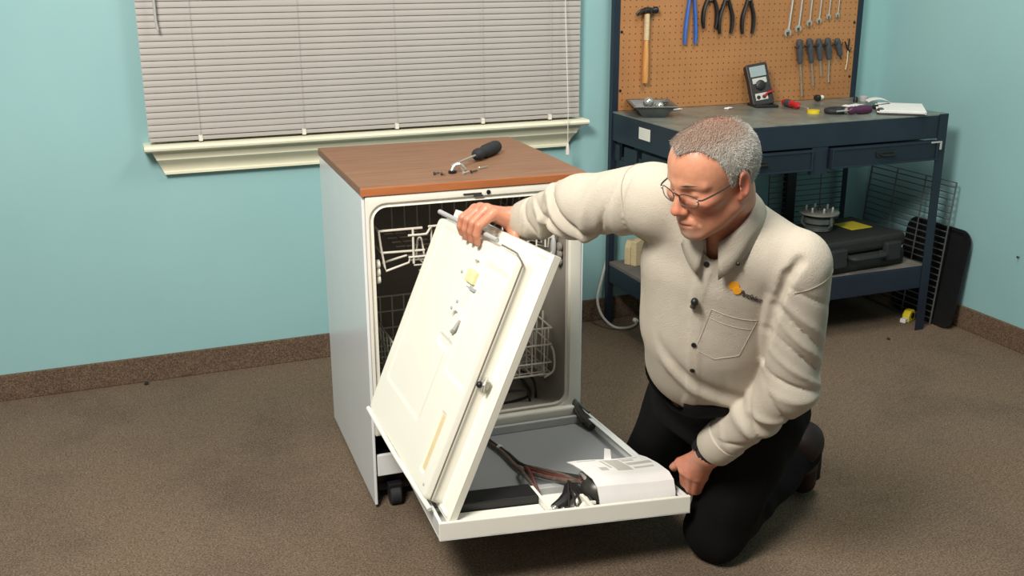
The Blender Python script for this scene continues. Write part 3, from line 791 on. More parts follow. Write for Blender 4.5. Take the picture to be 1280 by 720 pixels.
# tub with its rounded-corner mouth
def rrect(x0, x1, z0, z1, r, n=6):
    out = []
    for cx, cz, a0 in ((x1-r, z0+r, -90), (x1-r, z1-r, 0), (x0+r, z1-r, 90), (x0+r, z0+r, 180)):
        for k in range(n+1):
            a = math.radians(a0+90*k/n)
            out.append((cx+r*math.cos(a), cz+r*math.sin(a)))
    return out
TX0, TX1, TZ0, TZ1 = 0.028, 0.564, 0.240, 0.856
def loft(rings, closed_last=False):
    m = MB(); n = len(rings[0][0])
    vs = []; fs = []
    for ring_, y in rings:
        vs += [(x, y, z) for x, z in ring_]
    for i in range(len(rings)-1):
        for k in range(n):
            l = (k+1) % n
            fs.append((i*n+k, i*n+l, (i+1)*n+l, (i+1)*n+k))
    if closed_last:
        fs.append(tuple((len(rings)-1)*n+k for k in range(n)))
    return m.add(vs, fs)
mouth = rrect(TX0, TX1, TZ0, TZ1, 0.035)
rear = rrect(TX0+0.014, TX1-0.014, TZ0-0.03, TZ1-0.016, 0.05)
loft([(mouth, 0.006), (rrect(TX0+0.006, TX1-0.006, TZ0-0.006, TZ1-0.006, 0.04), 0.05), (rear, 0.53), (rrect(TX0+0.04, TX1-0.04, TZ0+0.02, TZ1-0.04, 0.05), 0.555)], True).build('tub', M['tub'], dw, smooth=True)
# moulded frame around the mouth
outer = rrect(0.0085, DWW-0.0085, 0.222, DWH-0.024, 0.004)
crease_line = rrect(TX0-0.012, TX1+0.012, TZ0-0.012, TZ1+0.012, 0.045)
loft([(outer, 0.030), (outer, 0.000), (rrect(0.0145, DWW-0.0145, 0.226, DWH-0.030, 0.006), -0.003), (crease_line, -0.003), (crease_line, 0.004), (rrect(TX0-0.005, TX1+0.005, TZ0-0.005, TZ1+0.005, 0.039), 0.0045), (mouth, -0.001), (mouth, 0.012)]).build('tub_frame', M['frame_plastic'], dw, smooth=True)
MB().box(0.268, 0.318, -0.006, -0.002, 0.872, 0.8765).box(0.296, 0.322, -0.006, -0.002, 0.866, 0.8705).build('latch_strike', M['dark_steel'], dw, bevel=0.001)
MB().lathe([(0.0055, 0), (0.006, 0.003), (0.003, 0.0035)], 12, TR((0.337, -0.003, 0.876), (math.radians(90), 0, 0))).build('latch_screw', M['black'], dw)
# toe panel and wheels
MB().box(0.012, DWW-0.012, 0.010, 0.022, 0.095, 0.158).build('toe_panel', M['enamel'], dw, bevel=0.002)
MB().box(0.010, DWW-0.010, 0.05, 0.064, 0.03, 0.15).build('toe_recess', M['black'], dw)
MB().box(0.010, DWW-0.010, 0.05, DWD-0.02, 0.05, 0.06).build('base_pan', M['black'], dw)
for x, y in ((0.060, 0.020), (DWW-0.060, 0.020), (0.060, 0.55), (DWW-0.060, 0.55)):
    wl = MB().lathe([(0.012, -0.016), (0.024, -0.016), (0.028, -0.012), (0.028, 0.012), (0.024, 0.016), (0.012, 0.016)], 20, TR((x, y, 0.028), (0, math.radians(90), 0))).build('caster_wheel', M['black_soft'], dw, smooth=True)
    MB().box(x-0.020, x+0.020, y-0.012, y+0.012, 0.040, 0.066).build('caster_fork', M['black'], wl, bevel=0.003)
# heating element and sump in the tub floor
he = bez([(0.10, 0.12, 0.235), (0.14, 0.07, 0.235), (0.30, 0.06, 0.235), (0.44, 0.07, 0.235), (0.50, 0.12, 0.235), (0.51, 0.30, 0.235), (0.46, 0.44, 0.235), (0.30, 0.47, 0.235), (0.14, 0.44, 0.235), (0.09, 0.30, 0.235)], 5)
MB().tube(he, 0.0045, 8).build('heating_element', M['black'], dw, smooth=True)
MB().tube(bez([(0.44, 0.14, 0.33), (0.46, 0.12, 0.315), (0.50, 0.09, 0.285), (0.505, 0.075, 0.22)], 5), 0.004, 8).build('heater_lead', M['black'], dw, smooth=True)
MB().tube(bez([(0.36, 0.06, 0.275), (0.45, 0.055, 0.272), (0.472, 0.055, 0.262), (0.478, 0.055, 0.22)], 5), 0.004, 8).build('heater_lead', M['black'], dw, smooth=True)
MB().lathe([(0.10, 0.178), (0.11, 0.185), (0.10, 0.20), (0.05, 0.215), (0.03, 0.26), (0.012, 0.262)], 20, TR((0.307, 0.29, 0))).build('wash_tower', M['frame_plastic'], dw, smooth=True)
# rack rollers on the tub walls
for x, s in ((0.034, 1), (0.558, -1)):
    for z in (0.700, 0.678, 0.658):
        MB().lathe([(0.009, 0), (0.012, 0.003), (0.012, 0.010), (0.008, 0.012)], 12, TR((x, 0.026, z), (0, s*math.radians(90), 0))).build('rack_roller', M['frame_plastic'] if s > 0 else M['tub'], dw, smooth=True)

# ------------------------------------------------------------------ outer door panel folded down (bilinear sheet)
RL, RR_, FL, FR = [Vector(p) for p in ((0.107, -1.242, 0.178), (0.672, -1.262, 0.176), (0.0785, -1.750, 0.185), (0.7020, -1.811, 0.160))]
def TRAY(u, v, w):
    p = (RL*(1-u)+RR_*u)*(1-v)+(FL*(1-u)+FR*u)*v
    return DWI @ (p + Vector((0, 0, w)))
door = MB().grid_box(TRAY, 0.0, 1.0, 0.0, 1.0, 0.0, 0.003).build('outer_door', M['enamel'], dw)
def dpart(name, material, u0, u1, v0, v1, w0, w1, bevel=0.0, n=4):
    return MB().grid_box(TRAY, u0, u1, v0, v1, w0, w1, n, n).build(name, material, door, bevel=bevel)
dpart('door_side', M['enamel'], 0.0, 0.014, 0.0, 0.995, 0.0031, 0.045, 0.002)
dpart('door_side', M['enamel'], 0.986, 1.0, 0.0, 0.995, 0.0031, 0.043, 0.002)
dpart('door_rim', M['enamel'], 0.9655, 0.9855, 0.12, 0.975, 0.039, 0.0425, 0.001)
dpart('front_lip', M['white_plastic'], -0.002, 1.002, 0.982, 1.0, -0.001, 0.046, 0.003)
dpart('damping_sheet', M['grey_sheet'], 0.016, 0.984, 0.015, 0.66, 0.0032, 0.012, 0.002)
dpart('sheet_rail', M['grey_edge'], 0.02, 0.98, 0.66, 0.70, 0.0032, 0.022, 0.002)
dpart('hinge_rail', M['grey_edge'], 0.03, 0.955, 0.03, 0.05, 0.012, 0.036, 0.003)
dpart('hinge_rail', M['frame_plastic'], 0.03, 0.955, -0.055, 0.010, 0.010, 0.055, 0.006)
dpart('handle_pocket', M['black'], 0.06, 0.425, 0.735, 0.86, 0.0032, 0.050, 0.002)
dpart('control_ledge', M['white_plastic'], 0.05, 0.425, 0.865, 0.975, 0.0032, 0.030, 0.002)
dpart('control_bracket', M['white_plastic'], 0.428, 0.442, 0.745, 0.975, 0.0032, 0.046, 0.001)
dpart('control_floor', M['white_plastic'], 0.445, 0.96, 0.72, 0.978, 0.0032, 0.008, 0.001)
dpart('control_bracket', M['white_plastic'], 0.595, 0.61, 0.86, 0.975, 0.0085, 0.042, 0.001)
# latch switch and its lever
def TV(u, v, w): return TRAY(u, v, w)
sw = MB()
sw.tube([TV(0.475, 0.90, 0.022), TV(0.52, 0.87, 0.024), TV(0.56, 0.82, 0.028), TV(0.585, 0.76, 0.036)], [0.012, 0.016, 0.015, 0.010], 8)
sw.build('latch_switch', M['black'], door, smooth=True)
for a, b_ in (((0.465, 0.93), 0.010), ((0.495, 0.945), 0.007), ((0.54, 0.95), 0.008)):
    MB().sphere(TV(a[0], a[1], 0.030), b_, 8).build('terminal', M['chrome'], door, smooth='all')
for k in range(3):
    MB().tube([TV(0.57, 0.93-0.05*k, 0.022), TV(0.60, 0.90-0.05*k, 0.028), TV(0.645, 0.90-0.04*k, 0.025)], 0.006, 8).build('white_lead', M['white_plastic'], door, smooth=True)
# curved white cover over the timer with printed wiring diagram
def COVER(s, t, off=0.0):
    """s: across 0..1, t: 0 front foot .. 1 rear edge"""
    prof = [(0.975, 0.012), (0.968, 0.050), (0.945, 0.078), (0.90, 0.088), (0.80, 0.084), (0.70, 0.074), (0.64, 0.064)]
    q = np.linspace(0, 1, len(prof))
    v = float(np.interp(t, q, [p[0] for p in prof])); w_ = float(np.interp(t, q, [p[1] for p in prof]))
    u = 0.635+0.315*s - 0.02*t*(1-s) + 0.012*t
    return TRAY(u, v, w_+off+0.004*math.sin(5*s+1)*t)
def sheet(fn, s0, s1, t0, t1, o0, o1, ns, nt):
    return MB().grid_box(lambda a, b, w: fn(a, b, w), s0, s1, t0, t1, o0, o1, ns, nt)
cover = sheet(COVER, 0, 1, 0, 1, 0.0, 0.0022, 10, 18).build('timer_cover', M['paper'], door, smooth=True)
for (s0, s1, t0, t1) in ((0.42, 0.62, 0.60, 0.90), (0.64, 0.96, 0.70, 0.76), (0.64, 0.80, 0.80, 0.84), (0.64, 0.9, 0.88, 0.92), (0.22, 0.32, 0.62, 0.68), (0.36, 0.39, 0.66, 0.86), (0.10, 0.34, 0.90, 0.93), (0.66, 0.92, 0.62, 0.65)):
    sheet(COVER, s0, s1, t0, t1, 0.0023, 0.0027, 4, 4).build('diagram_print', M['print'], cover)
MB().add([COVER(0.50, 1.0, 0.0), COVER(0.60, 1.0, 0.0), COVER(0.58, 1.0, 0.030), COVER(0.50, 0.99, 0.034), COVER(0.50, 0.99, 0.001), COVER(0.60, 0.99, 0.001), COVER(0.58, 0.99, 0.030), COVER(0.50, 0.98, 0.034)], [(0, 1, 2, 3), (7, 6, 5, 4), (0, 4, 5, 1), (1, 5, 6, 2), (2, 6, 7, 3), (3, 7, 4, 0)]).build('paper_tab', M['paper'], cover)
MB().sphere(TV(0.70, 0.82, 0.042), (0.05, 0.045, 0.036), 12).build('timer_body', M['dark_steel'], door, smooth='all')
MB().tube(bez([TV(0.655, 0.86, 0.03), TV(0.648, 0.80, 0.06), TV(0.652, 0.74, 0.062), TV(0.66, 0.70, 0.03)], 4), 0.006, 8).build('timer_rim', M['steel'], door, smooth=True)
# wiring harness
def wire(pts, r, material, name='wire'):
    return MB().tube(bez([TV(*p) for p in pts], 5), r, 8).build(name, material, door, smooth=True)
wire([(0.40, -0.02, 0.03), (0.43, 0.10, 0.022), (0.46, 0.28, 0.022), (0.47, 0.46, 0.022), (0.50, 0.55, 0.026), (0.56, 0.66, 0.034), (0.60, 0.74, 0.045), (0.64, 0.76, 0.045)], 0.0065, M['wire_tan'], 'wire_bundle')
wire([(0.42, -0.02, 0.03), (0.44, 0.14, 0.026), (0.475, 0.32, 0.026), (0.485, 0.46, 0.03), (0.53, 0.56, 0.036), (0.59, 0.66, 0.046), (0.66, 0.74, 0.05)], 0.0045, M['wire_black'])
wire([(0.475, 0.50, 0.028), (0.46, 0.54, 0.036), (0.452, 0.62, 0.038), (0.46, 0.70, 0.03), (0.462, 0.74, 0.016)], 0.005, M['wire_tan'])
wire([(0.49, 0.52, 0.03), (0.475, 0.58, 0.048), (0.47, 0.66, 0.042), (0.472, 0.73, 0.02)], 0.004, M['wire_red'])
wire([(0.49, 0.50, 0.030), (0.515, 0.56, 0.034), (0.55, 0.63, 0.038), (0.59, 0.69, 0.044), (0.63, 0.74, 0.046), (0.68, 0.74, 0.05)], 0.0045, M['wire_red'])
wire([(0.50, 0.51, 0.034), (0.53, 0.57, 0.040), (0.57, 0.645, 0.046), (0.61, 0.715, 0.048), (0.66, 0.80, 0.04)], 0.0045, M['wire_tan'])
for k in range(5):
    wire([(0.60+0.006*k, 0.73, 0.046), (0.57+0.012*k, 0.80, 0.048-0.004*k), (0.55+0.02*k, 0.86, 0.035), (0.53+0.028*k, 0.92, 0.018)], 0.0032, M['wire_black'])
MB().lathe([(0.009, -0.006), (0.010, 0), (0.009, 0.006)], 10, along(TV(0.462, 0.24, 0.023), TV(0.466, 0.30, 0.023))).build('cable_tie', M['hose'], door)
# hinges
def hinge(u):
    h = MB()
    h.tube([TV(u-0.006, -0.05, 0.09), TV(u-0.004, -0.02, 0.055), TV(u, 0.06, 0.034), TV(u+0.004, 0.16, 0.026)], [0.006, 0.010, 0.013, 0.011], 8)
    h.tube([TV(u-0.016, -0.03, 0.035), TV(u-0.014, 0.0, 0.045), TV(u-0.010, 0.10, 0.024)], [0.008, 0.010, 0.008], 8)
    h.tube([TV(u-0.006, -0.05, 0.09), TV(u-0.002, -0.075, 0.115)], [0.006, 0.004], 8)
    return h.build('hinge', M['dark_steel'], door, smooth=True)
hinge(0.965); hinge(0.035)
MB().tube([TV(0.972, -0.02, 0.06), TV(0.985, 0.09, 0.052)], 0.004, 8).build('hinge_spring', M['zinc'], door, smooth=True)

# ------------------------------------------------------------------ dish racks
RKM = M['rack']
def rack_thing(name, label, z):
    return thing(name, label, 'dish rack', tuple(DWM @ Vector((0.3075, 0.28, z))), DW_RZ)
def rwire(t, pts, r, name, base):
    return MB().tube([(p[0]-0.3075, p[1]-0.28, p[2]-base) for p in pts], r, 8).build(name, RKM, t, smooth=True)
ur = rack_thing('upper_rack', 'white coated wire upper dish rack inside the dishwasher', 0.64)
X0, X1, Y0, Y1 = 0.048, 0.546, 0.035, 0.50
rwire(ur, [(X0, Y1, 0.79), (X0, Y0, 0.785), (0.165, Y0, 0.785)], 0.0032, 'rim_wire', 0.64)
rwire(ur, bez([(0.125, Y0-0.004, 0.768), (0.17, Y0-0.004, 0.768), (0.178, Y0-0.004, 0.772), (0.188, Y0-0.004, 0.786), (0.20, Y0-0.004, 0.788), (0.42, Y0-0.004, 0.788), (0.45, Y0-0.004, 0.768)], 3), 0.0032, 'front_wire', 0.64)
rwire(ur, [(0.44, Y0, 0.785), (X1, Y0, 0.785), (X1, Y1, 0.79), (X0, Y1, 0.79)], 0.0032, 'rim_wire', 0.64)
rwire(ur, [(X0+0.006, Y1, 0.73), (X0+0.006, Y0, 0.726), (0.17, Y0, 0.724)], 0.003, 'rail_wire', 0.64)
rwire(ur, [(0.125, Y0-0.003, 0.708), (0.45, Y0-0.003, 0.708)], 0.003, 'rail_wire', 0.64)
rwire(ur, [(0.44, Y0, 0.726), (X1-0.006, Y0, 0.726), (X1-0.006, Y1, 0.73)], 0.003, 'rail_wire', 0.64)
rwire(ur, [(X0, Y0, 0.785), (X0+0.004, Y0, 0.745), (X0+0.012, Y0, 0.69), (X0+0.016, Y0, 0.676), (0.128, Y0+0.01, 0.690), (0.132, Y0+0.01, 0.70)], 0.003, 'corner_wire', 0.64)
rwire(ur, [(X1, Y0, 0.785), (X1-0.004, Y0, 0.745), (X1-0.014, Y0, 0.68), (0.45, Y0+0.01, 0.690)], 0.003, 'corner_wire', 0.64)
rwire(ur, [(X0+0.012, Y0+0.03, 0.69), (0.128, Y0+0.03, 0.705)], 0.003, 'floor_wire', 0.64)
rwire(ur, [(0.139, Y0-0.002, 0.785), (0.139, Y0-0.002, 0.690)], 0.0032, 'upright_wire', 0.64)
rwire(ur, bez([(0.152, Y0+0.02, 0.70), (0.156, Y0+0.02, 0.745), (0.162, Y0+0.02, 0.754), (0.168, Y0+0.02, 0.745), (0.174, Y0+0.02, 0.70)], 3), 0.0026, 'tine', 0.64)
for i in range(9):
    y = Y0+0.03+i*0.052
    rwire(ur, [(0.16, y, 0.66), (0.45, y, 0.66), (0.50, y, 0.70), (X1-0.012, y, 0.69), (X1-0.002, y, 0.79)], 0.0024, 'cross_wire', 0.64)
for i in range(7):
    x = 0.19+i*0.04
    rwire(ur, [(x, Y0, 0.788), (x, Y0+0.01, 0.66), (x, Y1, 0.66), (x, Y1, 0.79)], 0.0024, 'long_wire', 0.64)
for i in range(4):
    x = 0.462+i*0.026
    rwire(ur, [(x, Y0, 0.785), (x, Y0, 0.70)], 0.0024, 'upright_wire', 0.64)
MB().sphere((X1-0.3075-0.008, Y0-0.28, 0.70-0.64), (0.008, 0.012, 0.03), 8).build('end_cap', M['grey_edge'], ur, smooth='all')

lr = rack_thing('lower_rack', 'white coated wire lower dish rack inside the dishwasher', 0.29)
X0, X1, Y0, Y1 = 0.085, 0.540, 0.05, 0.50
for z, r in ((0.455, 0.003), (0.405, 0.0026), (0.35, 0.0026), (0.315, 0.003)):
    rwire(lr, [(X0, Y0, z), (X1, Y0, z), (X1, Y1, z), (X0, Y1, z), (X0, Y0, z)], r, 'rim_wire', 0.29)
for i in range(12):
    x = X0+0.02+i*(X1-X0-0.04)/11
    rwire(lr, [(x, Y0, 0.455), (x, Y0+0.005, 0.315), (x, Y1, 0.315), (x, Y1, 0.455)], 0.0024, 'long_wire', 0.29)
for i in range(10):
    y = Y0+0.02+i*(Y1-Y0-0.04)/9
    rwire(lr, [(X0, y, 0.455), (X0+0.006, y, 0.315), (X1-0.006, y, 0.315), (X1, y, 0.455+0.03*(i > 0))], 0.0024, 'cross_wire', 0.29)
for i in range(5):
    rwire(lr, [(0.40+0.028*i, 0.10, 0.315), (0.40+0.028*i, 0.11, 0.425)], 0.0024, 'tine', 0.29)
rwire(lr, bez([(X1, Y0, 0.40), (X1+0.004, Y0-0.012, 0.38), (X1+0.004, Y0-0.012, 0.33), (X1-0.02, Y0, 0.305)], 4), 0.003, 'handle_loop', 0.29)
for x in (X0+0.004, X1-0.004):
    for y in (0.12, 0.40):
        MB().lathe([(0.008, -0.006), (0.022, -0.005), (0.022, 0.005), (0.008, 0.006)], 14, TR((x-0.3075, y-0.28, 0.302-0.29), (0, math.radians(90), 0))).build('wheel', M['frame_plastic'], lr, smooth=True)

# ------------------------------------------------------------------ things on the countertop
def dwpt(x, y, z=DWH): return DWM @ Vector((x, y, z))
a, b_ = dwpt(0.486, 0.362), dwpt(0.275, 0.118)
lying_driver('black_screwdriver', 'black-handled screwdriver lying on the wood-grain dishwasher top', (a.x, a.y), (b_.x, b_.y), 0.165, 0.0195, M['black_soft'], M['steel'], z=DWH+0.0002)
def screw(label, x, y, ang, L, material, group='loose screws on the dishwasher top'):
    p = dwpt(x, y)
    t = thing('loose_screw', label, 'screw', (p.x, p.y, DWH+0.0002), ang, group)
    T_ = TR((0, 0, 0.0042), (0, math.radians(88), 0))
    MB().lathe([(0.0045, 0), (0.0048, 0.002), (0.003, 0.004)], 10, T_).build('head', material, t, smooth=True)
    MB().lathe([(0.0022, 0.003)] + [(0.0026 if i % 2 else 0.0019, 0.004+i*0.0012) for i in range(int(L/0.0012))] + [(0.0006, L+0.006)], 8, T_).build('thread', material, t)
screw('short dark screw lying by itself left of the screwdriver tip', 0.218, 0.098, 0.2, 0.012, M['dark_steel'])
screw('tiny dark screw closest to the lone short screw', 0.236, 0.090, -0.9, 0.008, M['dark_steel'])
screw('steel screw lying in front of the screwdriver tip', 0.292, 0.076, 0.5, 0.020, M['steel'])
screw('steel screw furthest forward beneath the shiny clip', 0.318, 0.086, 0.35, 0.018, M['dark_steel'])
screw('bright screw lying under the screwdriver shaft', 0.352, 0.128, 0.35, 0.030, M['chrome'])
p = dwpt(0.290, 0.112)
t = thing('spring_clip', 'shiny chrome spring clip at the tip of the screwdriver', 'clip', (p.x, p.y, DWH+0.0002), 0.4)
MB().tube(bez([(-0.024, 0, 0.004), (-0.01, 0.004, 0.016), (0.006, 0, 0.018), (0.018, -0.004, 0.004)], 5), 0.0045, 8, flat=1.6).build('clip_bow', M['chrome'], t, smooth=True)
MB().box(-0.030, -0.012, -0.008, 0.008, 0.0, 0.008).build('clip_foot', M['black'], t, bevel=0.002)

# ------------------------------------------------------------------ inner door liner, lifted off and held up on edge
LB0, LB1, LT1, LT0 = [Vector(p) for p in ((0.073, -1.262, 0.314), (0.106, -1.727, 0.212), (0.359, -1.750, 0.836), (0.287, -1.285, 0.847))]
LN = Vector((-0.92, -0.145, 0.364)).normalized()
LO = Vector((0.09, -1.50, 0.215))
def LIN(u, v, w):
    return (LB0*(1-u)+LB1*u)*(1-v)+(LT0*(1-u)+LT1*u)*v + LN*w - LO
liner = thing('inner_door_liner', 'white plastic inner door liner held up on edge by the man', 'door liner', tuple(LO))
def sdr(u, v, u0, u1, v0, v1, r, su=0.475, sv=0.62):
    x, y = (u-(u0+u1)/2)*su, (v-(v0+v1)/2)*sv
    hx, hy = (u1-u0)/2*su-r, (v1-v0)/2*sv-r
    qx, qy = abs(x)-hx, abs(y)-hy
    return math.hypot(max(qx, 0), max(qy, 0)) + min(max(qx, qy), 0) - r
def sstep(a, b, x):
    t = min(1, max(0, (x-a)/(b-a)))
    return t*t*(3-2*t)
def liner_h(u, v):
    h = 0.0
    d = sdr(u, v, 0.010, 0.895, 0.006, 0.965, 0.022)
    h += 0.046*(1-sstep(-0.012, 0.0, d))
    h += 0.004*(1-sstep(0.0, 0.004, abs(sdr(u, v, 0.005, 0.99, 0.005, 0.995, 0.01)+0.006)-0.001)) if d > 0.004 else 0
    # recessed centre field with stepped ribs, dispenser bed, slot
    h -= 0.002*(1-sstep(-0.004, 0.0, sdr(u, v, 0.10, 0.56, 0.20, 0.93, 0.015)))
    h -= 0.003*(1-sstep(-0.003, 0.0, sdr(u, v, 0.62, 0.85, 0.44, 0.88, 0.012)))
    h -= 0.004*(1-sstep(-0.003, 0.0, sdr(u, v, 0.44, 0.60, 0.500, 0.545, 0.004)))
    h -= 0.004*(1-sstep(-0.003, 0.0, sdr(u, v, 0.735, 0.785, 0.085, 0.320, 0.006)))
    return h
NU, NV = 120, 130
us = np.linspace(0, 1, NU+1); vs_ = np.linspace(0, 1, NV+1)
m = MB()
for k in (0, 1):
    for a in us:
        for b_ in vs_:
            m.v.append(tuple(LIN(a, b_, liner_h(a, b_) - (0.0 if k == 0 else 0.004))))
S_ = (NU+1)*(NV+1)
I = lambda i, j, k: k*S_+i*(NV+1)+j
for i in range(NU):
    for j in range(NV):
        m.f.append((I(i, j, 0), I(i+1, j, 0), I(i+1, j+1, 0), I(i, j+1, 0)))
        m.f.append((I(i, j, 1), I(i, j+1, 1), I(i+1, j+1, 1), I(i+1, j, 1)))
for i in range(NU):
    m.f.append((I(i, 0, 0), I(i, 0, 1), I(i+1, 0, 1), I(i+1, 0, 0)))
    m.f.append((I(i, NV, 0), I(i+1, NV, 0), I(i+1, NV, 1), I(i, NV, 1)))
for j in range(NV):
    m.f.append((I(0, j, 0), I(0, j+1, 0), I(0, j+1, 1), I(0, j, 1)))
    m.f.append((I(NU, j, 0), I(NU, j, 1), I(NU, j+1, 1), I(NU, j+1, 0)))
m.build('liner_panel', M['liner'], liner, smooth=True)
def lpart(name, material, u0, u1, v0, v1, w0, w1, bevel=0.001, n=3, parent=liner):
    return MB().grid_box(LIN, u0, u1, v0, v1, w0, w1, n, n).build(name, material, parent, bevel=bevel)
lpart('edge_return', M['liner'], 0.985, 1.0, 0.0, 1.0, -0.020, -0.0045, 0.002, 8)
lpart('edge_return', M['liner'], 0.0, 0.985, 0.985, 1.0, -0.020, -0.0045, 0.002, 8)
lpart('edge_return', M['liner'], 0.0, 0.985, 0.0, 0.014, -0.020, -0.0045, 0.002, 8)
MB().tube([LIN(0.03, 0.972, 0.050), LIN(0.20, 0.972, 0.050), LIN(0.48, 0.973, 0.050), LIN(0.66, 0.973, 0.050)], 0.0062, 10).build('grip_bar', M['grey_edge'], liner, smooth=True)
MB().tube([LIN(0.03, 0.012, 0.046), LIN(0.50, 0.014, 0.048), LIN(0.93, 0.016, 0.040)], 0.006, 8).build('bottom_bead', M['liner'], liner, smooth=True)
# grey tube added as the dark crease shade along the raised pan edge
sl = [(0.894, 0.035), (0.894, 0.30), (0.894, 0.60), (0.894, 0.900), (0.888, 0.935), (0.868, 0.955), (0.835, 0.963), (0.70, 0.965)]
MB().tube(bez([LIN(u, v, 0.036 if k < 5 else 0.046) for k, (u, v) in enumerate(sl)], 6), 0.0022, 8).build('pan_crease_shade', M['crease_line'], liner, smooth=True)
# detergent dispenser parts
lpart('dispenser_cup', M['cream_clip'], 0.520, 0.605, 0.782, 0.832, 0.040, 0.056, 0.002)
MB().tube([LIN(0.54, 0.858, 0.044), LIN(0.55, 0.875, 0.054), LIN(0.58, 0.880, 0.054), LIN(0.595, 0.862, 0.044)], 0.0028, 8).build('dispenser_hook', M['white_plastic'], liner, smooth=True)
lpart('dispenser_latch', M['grey_edge'], 0.575, 0.625, 0.760, 0.772, 0.040, 0.052, 0.001)
lpart('dispenser_latch', M['white_plastic'], 0.53, 0.575, 0.765, 0.780, 0.040, 0.050, 0.001)
MB().tube([LIN(0.553+0.045*math.cos(a), 0.626+0.040*math.sin(a), 0.046+0.006*math.sin(a)) for a in np.linspace(-0.6, 3.6, 16)], 0.003, 8).build('vent_ring', M['white_plastic'], liner, smooth=True)
MB().tube([LIN(0.60, 0.640, 0.050), LIN(0.597, 0.60, 0.054), LIN(0.578, 0.585, 0.052)], [0.003, 0.005, 0.006], 8).build('vent_lever', M['grey_edge'], liner, smooth=True)
lpart('rinse_strip', M['tan_strip'], 0.742, 0.778, 0.092, 0.313, 0.0405, 0.0425, 0.0005)
for (u, v) in ((0.44, 0.80), (0.47, 0.655), (0.50, 0.69), (0.82, 0.06)):
    MB().lathe([(0.004, 0), (0.004, 0.003), (0.002, 0.004)], 10, along(LIN(u, v, 0.0435), LIN(u, v, 0.06))).build('liner_screw', M['grey_edge'], liner)
# latch bracket on the side wall
lk = lpart('latch_bracket', M['steel'], 0.895, 0.935, 0.485, 0.515, 0.012, 0.024, 0.001)
MB().sphere(LIN(0.90, 0.49, 0.028), (0.008, 0.008, 0.008), 8).build('latch_hole', M['black'], liner, smooth='all')
MB().tube([LIN(0.915, 0.525, 0.02), LIN(0.935, 0.50, 0.028), LIN(0.925, 0.475, 0.02)], 0.004, 8).build('latch_clip', M['chrome'], liner, smooth=True)
# ================================================================== the kneeling man
# signed-distance modelling + surface nets
F32 = np.float32
def V3(*a): return np.array(a, F32)
def nrm(a): return a/np.linalg.norm(a)
def cap(p, a, b, ra, rb=None):
    rb = ra if rb is None else rb
    a = np.asarray(a, F32); b = np.asarray(b, F32)
    ab = b-a
    t = np.clip(((p-a) @ ab)/(ab @ ab), 0, 1)
    return np.linalg.norm(p-a-t[:, None]*ab, axis=1) - (ra+(rb-ra)*t)
def fcap(p, a, b, ra, rb, ax, k):
    """capsule flattened along unit axis ax by factor k (<1 thinner)"""
    a = np.asarray(a, F32); b = np.asarray(b, F32); ax = nrm(np.asarray(ax, F32))
    ab = b-a
    t = np.clip(((p-a) @ ab)/(ab @ ab), 0, 1)
    d = p-a-t[:, None]*ab
    c = d @ ax
    d = d + np.outer(c*(1/k-1), ax)
    return (np.linalg.norm(d, axis=1) - (ra+(rb-ra)*t))*(0.5+0.5*k)
def ell(p, c, r, R=None):
    q = p-np.asarray(c, F32)
    if R is not None:
        q = q @ R
    r = np.asarray(r, F32)
    k0 = np.linalg.norm(q/r, axis=1)
    k1 = np.linalg.norm(q/(r*r), axis=1)
    return k0*(k0-1.0)/np.maximum(k1, 1e-6)
def smin(a, b, k):
    h = np.clip(0.5+0.5*(b-a)/k, 0, 1)
    return b+(a-b)*h-k*h*(1-h)
def smax(a, b, k):
    return -smin(-a, -b, k)
def union(k, *ds):
    d = ds[0]
    for e in ds[1:]:
        d = smin(d, e, k)
    return d
